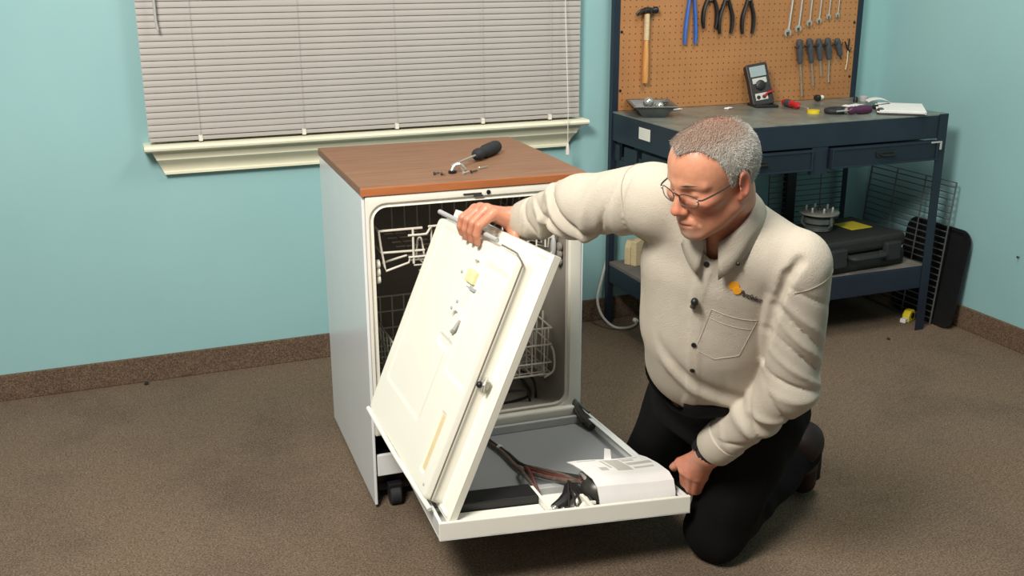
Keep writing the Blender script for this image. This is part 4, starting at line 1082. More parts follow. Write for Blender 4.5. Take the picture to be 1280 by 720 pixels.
def surface_nets(fn, lo, hi, h, B=8, slack=1.6):
    lo = np.array(lo, F32)
    nb = np.ceil((np.array(hi)-lo)/(h*B)).astype(int)
    cx = [lo[i]+(np.arange(nb[i])+0.5)*h*B for i in range(3)]
    cen = np.stack(np.meshgrid(*cx, indexing='ij'), -1).reshape(-1, 3).astype(F32)
    dc = fn(cen)
    keep = np.abs(dc) < slack*h*B*0.87+2*h
    N = nb*B+1
    G = np.where(dc.reshape(nb) > 0, F32(1), F32(-1))
    G = np.repeat(np.repeat(np.repeat(G, B, 0), B, 1), B, 2)
    G = np.pad(G, ((0, 1), (0, 1), (0, 1)), mode='edge')
    idx = np.argwhere(keep.reshape(nb))
    off = np.stack(np.meshgrid(*[np.arange(B+1)]*3, indexing='ij'), -1).reshape(-1, 3)
    step = 150
    for s in range(0, len(idx), step):
        ii = idx[s:s+step, None, :]*B + off[None]
        ii = ii.reshape(-1, 3)
        G[ii[:, 0], ii[:, 1], ii[:, 2]] = fn((lo+ii*F32(h)).astype(F32))
    S = G < 0
    cnt = sum(S[a:N[0]-1+a, b:N[1]-1+b, c:N[2]-1+c].astype(np.int8) for a in (0, 1) for b in (0, 1) for c in (0, 1))
    act = (cnt > 0) & (cnt < 8)
    cells = np.argwhere(act)
    cid = -np.ones(act.shape, np.int32)
    cid[act] = np.arange(len(cells))
    cor = [(a, b, c) for a in (0, 1) for b in (0, 1) for c in (0, 1)]
    vals = np.stack([G[cells[:, 0]+a, cells[:, 1]+b, cells[:, 2]+c] for a, b, c in cor], 1)
    acc = np.zeros((len(cells), 3)); num = np.zeros(len(cells))
    for i in range(8):
        for j in range(i+1, 8):
            if sum(abs(x-y) for x, y in zip(cor[i], cor[j])) != 1:
                continue
            a, b = vals[:, i], vals[:, j]
            m_ = (a < 0) != (b < 0)
            t = np.where(m_, a/np.where(m_, a-b, 1), 0)
            pt = np.array(cor[i])+t[:, None]*(np.array(cor[j])-np.array(cor[i]))
            acc += np.where(m_[:, None], pt, 0); num += m_
    verts = lo + (cells + acc/num[:, None])*h
    quads = []
    for ax in range(3):
        sl0 = [slice(None)]*3; sl1 = [slice(None)]*3
        sl0[ax] = slice(0, -1); sl1[ax] = slice(1, None)
        s0, s1 = S[tuple(sl0)], S[tuple(sl1)]
        e = np.argwhere(s0 != s1)
        o1, o2 = [(1, 2), (2, 0), (0, 1)][ax]
        ok = (e[:, o1] > 0) & (e[:, o2] > 0) & (e[:, o1] < N[o1]-1) & (e[:, o2] < N[o2]-1)
        e = e[ok]
        def at(d1, d2):
            q = e.copy(); q[:, o1] -= d1; q[:, o2] -= d2
            return cid[q[:, 0], q[:, 1], q[:, 2]]
        q = np.stack([at(1, 1), at(0, 1), at(0, 0), at(1, 0)], 1)
        flip = ~s0[e[:, 0], e[:, 1], e[:, 2]]
        q[flip] = q[flip][:, ::-1]
        quads.append(q)
    return verts, np.concatenate(quads)
def sdf_object(name, fn, lo, hi, h, material, parent, base, relax=1, slack=1.6):
    v, q = surface_nets(fn, lo, hi, h, slack=slack)
    q = q[(q >= 0).all(1)]
    for _ in range(relax):     # light Laplacian relax
        acc = np.zeros_like(v); n = np.zeros(len(v))
        for i in range(4):
            a, b = q[:, i], q[:, (i+1) % 4]
            for k in range(3):
                acc[:, k] += np.bincount(a, v[b, k], len(v)) + np.bincount(b, v[a, k], len(v))
            n += np.bincount(a, minlength=len(v)) + np.bincount(b, minlength=len(v))
        v = 0.5*v+0.5*acc/np.maximum(n, 1)[:, None]
    me = bpy.data.meshes.new(name)
    me.vertices.add(len(v)); me.vertices.foreach_set('co', (v-np.array(base)).astype(F32).ravel())
    me.loops.add(q.size); me.loops.foreach_set('vertex_index', q.astype(np.int32).ravel())
    me.polygons.add(len(q))
    me.polygons.foreach_set('loop_start', np.arange(0, q.size, 4, dtype=np.int32))
    me.polygons.foreach_set('use_smooth', np.ones(len(q), bool))
    me.update(calc_edges=True); me.validate()
    me.materials.append(material)
    o = bpy.data.objects.new(name, me)
    COL.objects.link(o); o.parent = parent
    return o, v, q
def vcolor(me, cols):
    at = me.color_attributes.new('tint', 'FLOAT_COLOR', 'POINT')
    c = np.ones((len(cols), 4), F32); c[:, :3] = cols
    at.data.foreach_set('color', c.ravel())

# ------------------------------------------------------------------ joints (metres, world)
J = {k: np.array(v, F32) for k, v in dict(
    RS=(0.510, -1.905, 0.984), LS=(0.738, -2.098, 0.868), NB=(0.641, -2.006, 0.934), RE=(0.430, -1.735, 0.940), RW=(0.377, -1.512, 0.858),
    LE=(0.787, -2.050, 0.578), LW=(0.716, -1.862, 0.348), CH=(0.655, -1.936, 0.818), BE=(0.678, -1.880, 0.668), WA=(0.715, -1.825, 0.560),
    PE=(0.810, -1.755, 0.425), LH=(0.890, -1.815, 0.405), RH=(0.805, -1.640, 0.415), LK=(0.800, -1.785, 0.078), RK=(0.800, -1.420, 0.078),
    LA=(1.130, -1.660, 0.175), RA=(1.200, -1.330, 0.150), LTOE=(1.205, -1.590, 0.045), RTOE=(1.300, -1.300, 0.045), HD=(0.553, -2.066, 1.061)).items()}
PB = (0.90, -1.68, 0.0)
man = thing('person', 'kneeling person in beige button shirt, dark trousers and glasses gripping the white door liner', 'person', PB)
c_l = nrm(J['LS']-J['RS'])
c_u = J['NB']-J['WA']; c_u = nrm(c_u-c_l*(c_u @ c_l))
c_f = np.cross(c_l, c_u)
CR = np.stack([c_l, c_u, c_f], 1)            # chest frame: left, up, forward
w_l = nrm(V3(0.40, -0.88, 0.0)); w_u = V3(-0.35, -0.25, 0.90); w_u = nrm(w_u-w_l*(w_u @ w_l)); w_f = np.cross(w_l, w_u)
WR = np.stack([w_l, w_u, w_f], 1)
# head frame
HY, HP, HROLL = math.radians(189), math.radians(18), math.radians(-5)
h_f = V3(math.cos(HY)*math.cos(HP), math.sin(HY)*math.cos(HP), -math.sin(HP))
h_l = nrm(np.cross(V3(0, 0, 1), h_f)); h_u = np.cross(h_f, h_l)
h_l, h_u = h_l*math.cos(HROLL)+h_u*math.sin(HROLL), h_u*math.cos(HROLL)-h_l*math.sin(HROLL)
HR = np.stack([h_f, h_l, h_u], 1).astype(F32)   # local x forward, y left, z up
HS = 0.905
def hl(p): return ((p-J['HD']) @ HR)/F32(HS)
def hw(x, y, z): return J['HD'] + HR @ V3(x*HS, y*HS, z*HS)

def head_core(q):
    d = ell(q, (-0.010, 0, 0.030), (0.099, 0.077, 0.088))
    d = smin(d, ell(q, (0.036, 0, 0.036), (0.056, 0.062, 0.066)), 0.03)
    d = smin(d, ell(q, (0.026, 0, -0.032), (0.062, 0.060, 0.074)), 0.03)
    d = smin(d, ell(q, (0.034, 0, -0.078), (0.054, 0.052, 0.038)), 0.025)
    return d
def head_sdf(q):
    ya = np.abs(q[:, 1])
    s = np.stack([q[:, 0], ya, q[:, 2]], 1)
    d = head_core(q)
    d = smin(d, cap(s, (0.000, 0.052, -0.060), (0.070, 0.018, -0.103), 0.016, 0.016), 0.022)      # jaw line
    d = smin(d, ell(q, (0.080, 0, -0.102), (0.019, 0.022, 0.017)), 0.018)                        # chin
    d = smin(d, ell(s, (0.060, 0.043, -0.024), (0.026, 0.020, 0.018)), 0.018)                    # cheekbone
    d = smin(d, cap(s, (0.092, 0.008, 0.020), (0.068, 0.052, 0.018), 0.009, 0.008), 0.012)       # brow
    d = smax(d, -ell(s, (0.104, 0.034, -0.001), (0.022, 0.018, 0.013)), 0.012)                   # eye socket
    d = smin(d, ell(s, (0.073, 0.033, -0.002), (0.0145, 0.0155, 0.0135)), 0.003)                 # lidded eye
    d = smax(d, -cap(s, (0.0885, 0.024, -0.0075), (0.083, 0.043, -0.0065), 0.0016), 0.002)       # lid line
    d = smin(d, cap(s, (0.082, 0.022, -0.019), (0.073, 0.044, -0.017), 0.004, 0.003), 0.008)     # bag under the eye
    d = smin(d, cap(q, (0.091, 0, 0.010), (0.108, 0, -0.034), 0.0075, 0.0105), 0.012)            # nose bridge
    d = smin(d, ell(q, (0.110, 0, -0.038), (0.0125, 0.0125, 0.0105)), 0.008)                     # nose tip
    d = smin(d, ell(s, (0.099, 0.0125, -0.042), (0.011, 0.0075, 0.0085)), 0.006)                 # nostril wing
    d = smax(d, -ell(s, (0.102, 0.0065, -0.052), (0.006, 0.0035, 0.004)), 0.003)                 # nostril
    d = smin(d, ell(q, (0.082, 0, -0.070), (0.020, 0.032, 0.024)), 0.016)                        # muzzle
    d = smin(d, cap(s, (0.102, 0.003, -0.0665), (0.093, 0.022, -0.0725), 0.0042, 0.0022), 0.005) # upper lip
    d = smin(d, cap(s, (0.099, 0.000, -0.0800), (0.092, 0.020, -0.0755), 0.0052, 0.0025), 0.005) # lower lip
    d = smax(d, -cap(s, (0.106, 0.0, -0.0735), (0.094, 0.024, -0.0742), 0.0016), 0.003)          # mouth line
    d = smax(d, -cap(s, (0.090, 0.018, -0.046), (0.082, 0.033, -0.072), 0.0015), 0.008)          # cheek fold
    # ears
    a = math.radians(20)
    Re = np.array([[math.cos(a), -math.sin(a), 0], [math.sin(a), math.cos(a), 0], [0, 0, 1]], F32)
    e = ell(s, (-0.016, 0.080, -0.006), (0.021, 0.0085, 0.034), Re)
    e = smin(e, ell(s, (-0.008, 0.074, -0.034), (0.010, 0.008, 0.012)), 0.008)
    e = smax(e, -ell(s, (-0.009, 0.0895, -0.004), (0.0125, 0.0085, 0.021), Re), 0.005)
    d = smin(d, e, 0.006)
    return d
def hand_right(p):
    W = J['RW']
    Ml = [np.array(v, F32) for v in ((0.296, -1.535, 0.889), (0.289, -1.508, 0.895), (0.283, -1.482, 0.892), (0.279, -1.456, 0.884))]
    us_ = (0.535, 0.475, 0.415, 0.36)
    d = cap(p, J['RE'], W, 0.046, 0.031)
    pal = None
    for m_ in Ml:
        c = cap(p, W+(m_-W)*0.10, m_, 0.022, 0.0135)
        pal = c if pal is None else smin(pal, c, 0.014)
    d = smin(d, pal, 0.03)
    f = None
    for m_, u_, L_ in zip(Ml, us_, (1.0, 1.05, 1.0, 0.85)):
        p1 = np.array(LIN(u_, 0.998, 0.074)+LO, F32)
        p2 = np.array(LIN(u_-0.005, 0.962, 0.070)+LO, F32)
        p3 = np.array(LIN(u_-0.01, 0.930 if L_ > 0.9 else 0.938, 0.058)+LO, F32)
        c = smin(cap(p, m_, p1, 0.0130, 0.0105), smin(cap(p, p1, p2, 0.0105, 0.0095), cap(p, p2, p3, 0.0095, 0.0082), 0.003), 0.003)
        c = smin(c, ell(p, m_+V3(0, 0, 0.002), (0.0135, 0.0125, 0.0125)), 0.004)
        f = c if f is None else np.minimum(f, c)
    d = smin(d, f, 0.005)
    # thumb under the edge
    t0 = W+V3(-0.022, -0.006, -0.014); t1 = V3(0.346, -1.548, 0.838); t2 = V3(0.340, -1.562, 0.815)
    d = smin(d, smin(cap(p, t0, t1, 0.016, 0.013), cap(p, t1, t2, 0.0125, 0.010), 0.004), 0.010)
    return d
def hand_left(p):
    W = J['LW']
    Ml = [np.array(v, F32) for v in ((0.690, -1.795, 0.272), (0.697, -1.812, 0.268), (0.711, -1.820, 0.262), (0.728, -1.818, 0.256))]
    Pl = [np.array(v, F32) for v in ((0.706, -1.772, 0.215), (0.712, -1.786, 0.208), (0.722, -1.792, 0.203), (0.733, -1.790, 0.204))]
    El = [np.array(v, F32) for v in ((0.712, -1.752, 0.176), (0.716, -1.762, 0.168), (0.723, -1.768, 0.166), (0.732, -1.768, 0.172))]
    Tl = [np.array(v, F32) for v in ((0.696, -1.740, 0.148), (0.700, -1.750, 0.145), (0.707, -1.757, 0.145), (0.716, -1.760, 0.150))]
    d = cap(p, J['LE'], W, 0.046, 0.031)
    pal = None
    for m_ in Ml:
        c = cap(p, W+(m_-W)*0.10, m_, 0.022, 0.0135)
        pal = c if pal is None else smin(pal, c, 0.014)
    d = smin(d, pal, 0.03)
    f = None
    for a, b, e, t in zip(Ml, Pl, El, Tl):
        c = smin(cap(p, a, b, 0.0130, 0.0108), smin(cap(p, b, e, 0.0108, 0.0095), cap(p, e, t, 0.0095, 0.0085), 0.003), 0.003)
        c = smin(c, ell(p, a, (0.0135, 0.0135, 0.0135)), 0.004)
        f = c if f is None else np.minimum(f, c)
    d = smin(d, f, 0.005)
    t0 = W+V3(-0.012, 0.012, -0.012); t1 = V3(0.690, -1.775, 0.282); t2 = V3(0.690, -1.735, 0.246); t3 = V3(0.690, -1.715, 0.224)
    d = smin(d, union(0.004, cap(p, t0, t1, 0.017, 0.0135), cap(p, t1, t2, 0.0125, 0.0105), cap(p, t2, t3, 0.0105, 0.0085)), 0.010)
    return d
def torso_sdf(p, g):
    d = ell(p, J['CH'], (0.158+g, 0.175+g, 0.108+g), CR)
    d = smin(d, cap(p, J['RS']*0.9+J['LS']*0.1, J['RS']*0.1+J['LS']*0.9, 0.056+g), 0.05)
    d = smin(d, cap(p, J['NB']-c_u*0.02-c_f*0.02, J['LS']*0.8+J['NB']*0.2, 0.058+g, 0.05+g), 0.03)
    d = smin(d, cap(p, J['NB']-c_u*0.02-c_f*0.02, J['RS']*0.8+J['NB']*0.2, 0.058+g, 0.05+g), 0.03)
    d = smin(d, ell(p, J['BE'], (0.146+g, 0.150+g, 0.120+g), CR), 0.06)
    d = smin(d, ell(p, J['WA'], (0.142+g, 0.100+g, 0.112+g), WR), 0.06)
    return d
def local(p, c, r, fn):
    out = np.full(len(p), 0.5, F32)
    k = ((p-c)**2).sum(1) < r*r
    if k.any():
        out[k] = fn(p[k])
    return out
def body_sdf(p):
    d = local(p, J['HD'], 0.22, lambda p_: head_sdf(hl(p_))*F32(HS))
    neck_top = hw(-0.030, 0, -0.055)
    nk = cap(p, neck_top, J['NB']-c_u*0.03, 0.056, 0.064)
    nk = smin(nk, cap(p, hw(0.035, 0, -0.085), J['NB']+c_f*0.030-c_u*0.01, 0.020, 0.025), 0.03)
    d = smin(d, nk, 0.022)
    t = torso_sdf(p, -0.022)
    t = smin(t, cap(p, J['PE'], J['WA'], 0.085, 0.085), 0.04)
    d = smin(d, t, 0.035)
    for s in 'RL':
        a = smin(cap(p, J[s+'S'], J[s+'E'], 0.056, 0.044), cap(p, J[s+'H'], J[s+'K'], 0.075, 0.052), 0.001)
        a = smin(a, cap(p, J[s+'K'], J[s+'A'], 0.050, 0.036), 0.02)
        a = smin(a, cap(p, J[s+'A'], J[s+'TOE'], 0.034, 0.026), 0.02)
        d = smin(d, a, 0.03)
    d = smin(d, cap(p, J['RH'], J['LH'], 0.095), 0.05)
    d = smin(d, local(p, (J['RE']+J['RW'])*0.5-V3(0.03, 0, 0), 0.27, hand_right), 0.006)
    d = smin(d, local(p, (J['LE']+J['LW'])*0.5, 0.31, hand_left), 0.006)
    return d

# materials for skin, hair, cloth
t = NT('skin'); va = t.node('ShaderNodeVertexColor', layer_name='tint')
v = t.coord()
nz = t.ramp(t.noise(v, 60, 4, 0.6), [(0.3, (0.88, 0.84, 0.82)), (0.7, (1.06, 1.04, 1.03))])
t.link(t.mix(1.0, va.outputs['Color'], nz, 'MULTIPLY'), t.b.inputs['Base Color'])
t.b.inputs['Roughness'].default_value = 0.42
t.b.inputs['Subsurface Weight'].default_value = 0.12
t.b.inputs['Subsurface Radius'].default_value = (0.008, 0.003, 0.0015)
t.bump(t.noise(v, 320, 3), 0.12, 0.002)
M['skin'] = t.m
t = NT('grey_hair'); va = t.node('ShaderNodeVertexColor', layer_name='tint')
v = t.coord((1, 1, 0.25))
nz = t.ramp(t.noise(t.coord((240, 240, 60)), 1.6, 4, 0.7), [(0.25, (0.55, 0.53, 0.50)), (0.5, (0.95, 0.94, 0.93)), (0.8, (1.3, 1.3, 1.3))])
t.link(t.mix(1.0, va.outputs['Color'], nz, 'MULTIPLY'), t.b.inputs['Base Color'])
t.b.inputs['Roughness'].default_value = 0.6
t.bump(t.noise(t.coord((240, 240, 60)), 1.6, 4, 0.7), 0.9, 0.004)
M['hair'] = t.m
def cloth(name, c, var, wscale, bstr, rough=0.9):
    t = NT(name); v = t.coord()
    t.link(t.ramp(t.noise(v, 26, 5, 0.6), [(0.3, tuple(x*(1-var) for x in c)), (0.7, tuple(x*(1+var) for x in c))]), t.b.inputs['Base Color'])
    t.b.inputs['Roughness'].default_value = rough
    t.b.inputs['Specular IOR Level'].default_value = 0.2
    n1 = t.noise(v, wscale, 4, 0.6); n2 = t.noise(v, 17, 3, 0.5)
    mx = t.node('ShaderNodeMath', operation='ADD'); t.link(n1, mx.inputs[0]); t.link(n2, mx.inputs[1])
    t.bump(mx.outputs[0], bstr, 0.006)
    return t.m
M['shirt'] = cloth('beige_cotton', rgb(203, 194, 178), 0.03, 500, 0.55)
M['trousers'] = cloth('black_cotton', rgb(8, 8, 9), 0.15, 400, 0.35)
M['shoe'] = cloth('dark_leather', rgb(42, 26, 26), 0.2, 200, 0.2, 0.5)
M['eyebrow'] = mat('grey_brow', rgb(150, 120, 98), 0.8, 0, 0.2, 200)
M['orange'] = mat('orange_thread', rgb(246, 170, 40), 0.7, 0, 0.06, 300)
M['thread'] = mat('dark_thread', rgb(50, 48, 46), 0.8, 0, 0.1, 300)

# body
body, bv, bq = sdf_object('body', body_sdf, (0.21, -2.26, -0.03), (1.36, -1.22, 1.21), 0.0032, M['skin'], man, PB)
q = hl(bv.astype(F32))
ya = np.abs(q[:, 1])
base = np.array(rgb(206, 146, 116)); ruddy = np.array(rgb(196, 104, 84)); lipc = np.array(rgb(150, 84, 74)); stub = np.array(rgb(170, 148, 134)); dark = np.array(rgb(90, 48, 40))
def bl(c, other, w): return c*(1-w[:, None])+other[None]*w[:, None]
def gs(c, r): return np.exp(-(((np.stack([q[:, 0], ya, q[:, 2]], 1)-np.array(c))/np.array(r))**2).sum(1))
col = np.repeat(base[None], len(bv), 0)
hd = (q[:, 2] > -0.14) & (np.abs(q[:, 0]) < 0.14) & (ya < 0.11)
col = bl(col, ruddy, 0.75*gs((0.112, 0, -0.036), (0.018, 0.02, 0.016)))
col = bl(col, ruddy, 0.65*gs((0.065, 0.05, -0.035), (0.03, 0.025, 0.025)))
col = bl(col, ruddy, 0.7*gs((-0.012, 0.085, -0.005), (0.03, 0.012, 0.04)))
col = bl(col, ruddy, 0.35*gs((0.0, 0.06, -0.09), (0.06, 0.06, 0.04)))
col = bl(col, np.array(rgb(212, 168, 150)), 0.5*gs((0.08, 0.03, -0.02), (0.02, 0.02, 0.008)))
col = bl(col, stub, 0.85*gs((0.092, 0, -0.100), (0.026, 0.030, 0.018)))
col = bl(col, lipc, 0.8*gs((0.100, 0.0, -0.0735), (0.012, 0.022, 0.0065)))
col = bl(col, dark, 0.9*gs((0.098, 0.0, -0.0738), (0.02, 0.024, 0.0014)))
col = bl(col, dark, 0.85*gs((0.086, 0.033, -0.0072), (0.012, 0.013, 0.0014)))
col = bl(col, np.array(rgb(150, 110, 88)), 0.5*gs((0.088, 0.030, 0.022), (0.014, 0.022, 0.0045)))
# hands are redder
rh = np.exp(-((bv-np.array((0.29, -1.49, 0.88)))**2).sum(1)/0.07**2)+np.exp(-((bv-np.array((0.70, -1.80, 0.26)))**2).sum(1)/0.09**2)
col = bl(col, np.array(rgb(212, 136, 112)), np.clip(rh, 0, 1)*0.8)
vcolor(body.data, col)

# hair cap: offset of the skull above the hairline
def hairline(q):
    x = q[:, 0]; ya = np.abs(q[:, 1])
    z = np.interp(x, [-0.12, -0.055, -0.040, -0.030, 0.000, 0.006, 0.016, 0.024, 0.040, 0.060, 0.075, 0.11], [-0.055, -0.058, -0.050, 0.020, 0.022, -0.006, -0.006, 0.030, 0.068, 0.088, 0.092, 0.097])
    return z + 0.012*np.clip((0.030-ya)/0.03, -0.6, 1)*np.clip((x-0.03)/0.05, 0, 1)*-1
def hair_sdf(p):
    q = hl(p)
    top = np.clip((q[:, 2]-0.085)/0.03, 0, 1)
    n = np.sin(q[:, 0]*190+3*np.sin(q[:, 1]*120))*np.sin(q[:, 1]*170+2*np.sin(q[:, 2]*150))*0.0009
    d = head_core(q)-(0.0065-0.0045*top)+n
    return smax(d, (hairline(q)-q[:, 2])*0.8, 0.006)*F32(HS)
hair, hv, hq = sdf_object('hair', hair_sdf, J['HD']-0.16, J['HD']+0.17, 0.003, M['hair'], man, PB)
q = hl(hv.astype(F32))
hc = np.repeat(np.array(rgb(176, 170, 160))[None], len(hv), 0)
topw = np.clip((q[:, 2]-0.070)/0.035, 0, 1)*np.clip((q[:, 0]+0.085)/0.03, 0, 1)
hc = bl(hc, np.array(rgb(150, 112, 88)), 0.75*topw)
crown = np.exp(-(((q-np.array((-0.035, 0.0, 0.112)))/np.array((0.035, 0.032, 0.03)))**2).sum(1))
hc = bl(hc, np.array(rgb(186, 128, 100)), 0.7*crown)
vcolor(hair.data, hc)
# short strands growing from the hair cap
tri_c = hv[hq].mean(1)
e1 = hv[hq[:, 1]]-hv[hq[:, 0]]; e2 = hv[hq[:, 3]]-hv[hq[:, 0]]
nn = np.cross(e1, e2); nn /= np.linalg.norm(nn, axis=1)[:, None]+1e-9
lq = hl(tri_c.astype(F32)); ln = nn @ HR
outw = (head_core(lq+0.004*ln.astype(F32)) > head_core(lq)) & (lq[:, 2] > hairline(lq)+0.004)
ids = np.where(outw & (head_core(lq) > 0.0005))[0]
RNG.shuffle(ids)
ids = ids[:9000]
sv, sf, scol = [], [], []
for i in ids:
    c, n_ = lq[i], ln[i]
    flow = np.array((0.55, 0.10*np.sign(c[1]), -0.25 if abs(c[1]) > 0.05 else 0.0))
    if c[0] < 0.0: flow = np.array((-0.35, 0.0, -0.75))
    if c[2] > 0.085: flow = np.array((0.8, 0.25*np.sign(c[1]+0.01), 0.0))
    flow = flow+RNG.normal(0, 0.22, 3)
    L_ = 0.010 if c[2] < 0.085 else 0.013
    d_ = n_*0.42+flow-n_*(flow @ n_)*0.8
    d_ /= np.linalg.norm(d_)
    side = np.cross(d_, n_); side /= np.linalg.norm(side)+1e-9
    w_ = 0.00045
    a = c-n_*0.0015
    p0, p1, p2 = a-side*w_, a+side*w_, a+d_*L_-n_*0.002
    pm = a+d_*L_*0.5+n_*0.0008
    k = len(sv)
    sv += [p0, p1, pm+side*w_*0.8, pm-side*w_*0.8, p2]
    sf += [(k, k+1, k+2, k+3), (k+3, k+2, k+4)]
    g = RNG.uniform(0.75, 1.35)
    tw = max(0, min(1, (c[2]-0.075)/0.03))*(1 if c[0] > -0.06 else 0)
    cc = (np.array(rgb(196, 192, 184))*(1-0.7*tw)+np.array(rgb(146, 110, 88))*0.7*tw)*g
    scol += [cc]*5
sv = (np.array(sv)*HS) @ HR.T + J['HD'] - np.array(PB)
sm_ = MB(); sm_.v = [tuple(x) for x in sv]; sm_.f = sf
me = bpy.data.meshes.new('hair_strands'); me.from_pydata(sm_.v, [], sm_.f); me.update()
me.materials.append(M['hair'])
so = bpy.data.objects.new('hair_strands', me); COL.objects.link(so); so.parent = hair; so['kind'] = 'stuff'
vcolor(me, np.array(scol))
# eyebrows
for s in (1, -1):
    MB().tube([hw(0.0995, s*0.012, 0.0215), hw(0.0955, s*0.028, 0.0265), hw(0.083, s*0.046, 0.0235)], [0.0018, 0.0026, 0.0014], 6).build('eyebrow', M['eyebrow'], man, smooth=True, off=PB)

# ------------------------------------------------------------------ shirt
PLY, PLX = [-0.25, -0.16, -0.09, 0.01, 0.10, 0.16], [0.075, 0.050, 0.028, -0.008, -0.020, -0.024]
def plx(y): return float(np.interp(y, PLY, PLX))
def shirt_sdf(p):
    d = torso_sdf(p, 0.008)
    R_, L_ = J['RS'], J['LS']
    ar = smin(cap(p, R_, J['RE'], 0.076, 0.064), cap(p, J['RE'], J['RW']+(J['RE']-J['RW'])*0.10, 0.063, 0.048), 0.03)
    al = smin(cap(p, L_, J['LE'], 0.074, 0.060), cap(p, J['LE'], J['LW']+(J['LE']-J['LW'])*0.10, 0.060, 0.046), 0.025)
    # folds: ridges and creases wrapping the sleeves
    def folds(d, A, B, specs):
        ax = nrm(B-A)
        up = nrm(np.cross(ax, V3(0.36, 0.92, 0.0))); sd = np.cross(ax, up)
        L = np.linalg.norm(B-A)
        r = p-A
        s = (r @ ax)/L; ang = np.arctan2(r @ up, r @ sd)
        out = d
        for (s0, slope, width, amp, a0, aw) in specs:
            da = np.angle(np.exp(1j*(ang-a0))).astype(F32)
            x = (s-s0-slope*da)/width
            sh = np.exp(-np.abs(x)*1.6) if amp < 0 else 0.55*np.exp(-x*x)
            out = out - amp*sh*np.exp(-(da/aw)**2)
        return out
    ar = folds(ar, J['RS'], J['RW'], [(0.06, 0.06, 0.025, -0.012, 0.0, 1.4), (0.14, 0.08, 0.03, 0.010, 0.2, 1.3), (0.28, 0.16, 0.025, -0.012, 0.5, 1.1), (0.36, 0.12, 0.030, 0.016, 0.3, 1.2), (0.42, -0.12, 0.022, -0.016, -0.2, 1.2), (0.48, -0.10, 0.030, 0.020, -0.3, 1.2), (0.54, -0.14, 0.022, -0.018, 0.1, 1.2), (0.60, -0.10, 0.030, 0.020, 0.0, 1.2), (0.66, 0.10, 0.020, -0.016, 0.3, 1.2), (0.72, 0.14, 0.028, 0.014, 0.3, 1.1), (0.79, -0.05, 0.022, -0.010, -0.4, 1.0), (0.85, 0.10, 0.028, 0.007, 0.2, 1.0), (0.58, 0.0, 0.05, 0.012, -1.4, 0.8)])
    al = folds(al, J['LS'], J['LE'], [(0.14, 0.16, 0.03, -0.006, 0.2, 0.9), (0.30, 0.24, 0.035, 0.008, 0.0, 0.8), (0.42, 0.26, 0.030, -0.009, 0.1, 0.8), (0.55, 0.24, 0.035, 0.011, 0.2, 0.8), (0.66, 0.22, 0.030, -0.011, 0.2, 0.8), (0.78, 0.18, 0.035, 0.012, 0.1, 0.9), (0.89, 0.10, 0.03, -0.012, 0.0, 1.0), (1.0, 0.05, 0.04, 0.010, 0.1, 1.0)])
    al = folds(al, J['LE'], J['LW'], [(0.12, 0.10, 0.035, -0.010, 0.2, 1.0), (0.24, -0.10, 0.04, 0.010, 0.0, 0.9), (0.36, 0.14, 0.03, -0.010, -0.2, 0.9), (0.48, 0.10, 0.04, 0.010, 0.2, 0.9), (0.60, -0.12, 0.03, -0.009, 0.3, 0.9), (0.70, 0.08, 0.035, 0.008, -0.3, 0.9)])
    d = smin(d, ar, 0.030)
    d = smin(d, al, 0.007)
    # torso drag lines and belly fold
    c = (p-J['CH']) @ CR
    x, y, z = c[:, 0], c[:, 1], c[:, 2]
    fr = np.clip(z/0.05, 0, 1)
    d = d - fr*(0.006*(np.abs(np.sin(15*x+4*y+1.2*np.sin(9*y)))-0.5)*np.clip((0.16-y)/0.1, 0, 1)*np.clip((y+0.35)/0.1, 0, 1))
    d = d - fr*0.007*np.exp(-((y+0.20+0.5*(x-0.02)-0.8*x*x)/0.018)**2)*np.clip((x+0.06)/0.06, 0, 1)
    d = d + fr*0.006*np.exp(-((y+0.175+0.5*(x-0.02)-0.8*x*x)/0.016)**2)*np.clip((x+0.06)/0.06, 0, 1)
    # placket ridge
    d = d - fr*0.0025*np.clip(1-np.abs((x-np.interp(y, PLY, PLX))/0.0165)**8, 0, 1)
    # crease where the left sleeve meets the chest
    CP = [V3(0.705, -2.157, 0.893), V3(0.688, -2.146, 0.863), V3(0.688, -2.110, 0.785), V3(0.694, -2.080, 0.723), V3(0.713, -2.044, 0.645)]
    for a_, b__ in zip(CP[:-1], CP[1:]):
        d = smax(d, -cap(p, a_, b__, 0.0085), 0.012)
    # cut: neck opening and V
    nk = cap(p, J['NB']-c_u*0.06+c_f*0.010, hw(-0.02, 0, -0.06), 0.068, 0.075)
    d = smax(d, -nk, 0.006)
    vv = cap(p, J['NB']+c_f*0.10+c_u*0.05, J['NB']+c_f*0.115-c_u*0.055-c_l*0.012, 0.040, 0.006)
    d = smax(d, -vv, 0.008)
    # open cuffs
    for s in 'RL':
        ax = nrm(J[s+'W']-J[s+'E'])
        end = J[s+'W']-ax*0.020
        d = smax(d, -cap(p, end-ax*0.004, end+ax*0.10, 0.040), 0.004)
        pl = (p-end) @ ax
        near = np.linalg.norm(p-J[s+'W'], axis=1) < 0.16
        d = np.where(near, smax(d, pl.astype(F32), 0.003), d)
    return d
shirt, shv, shq = sdf_object('shirt', shirt_sdf, (0.27, -2.25, 0.37), (1.0, -1.46, 1.12), 0.0042, M['shirt'], man, PB, relax=1, slack=2.2)
bvh = BVHTree.FromPolygons([tuple(x) for x in shv], [tuple(int(i) for i in f) for f in shq])
CHv, CLv, CUv, CFv = [Vector(tuple(float(x) for x in a)) for a in (J['CH'], c_l, c_u, c_f)]
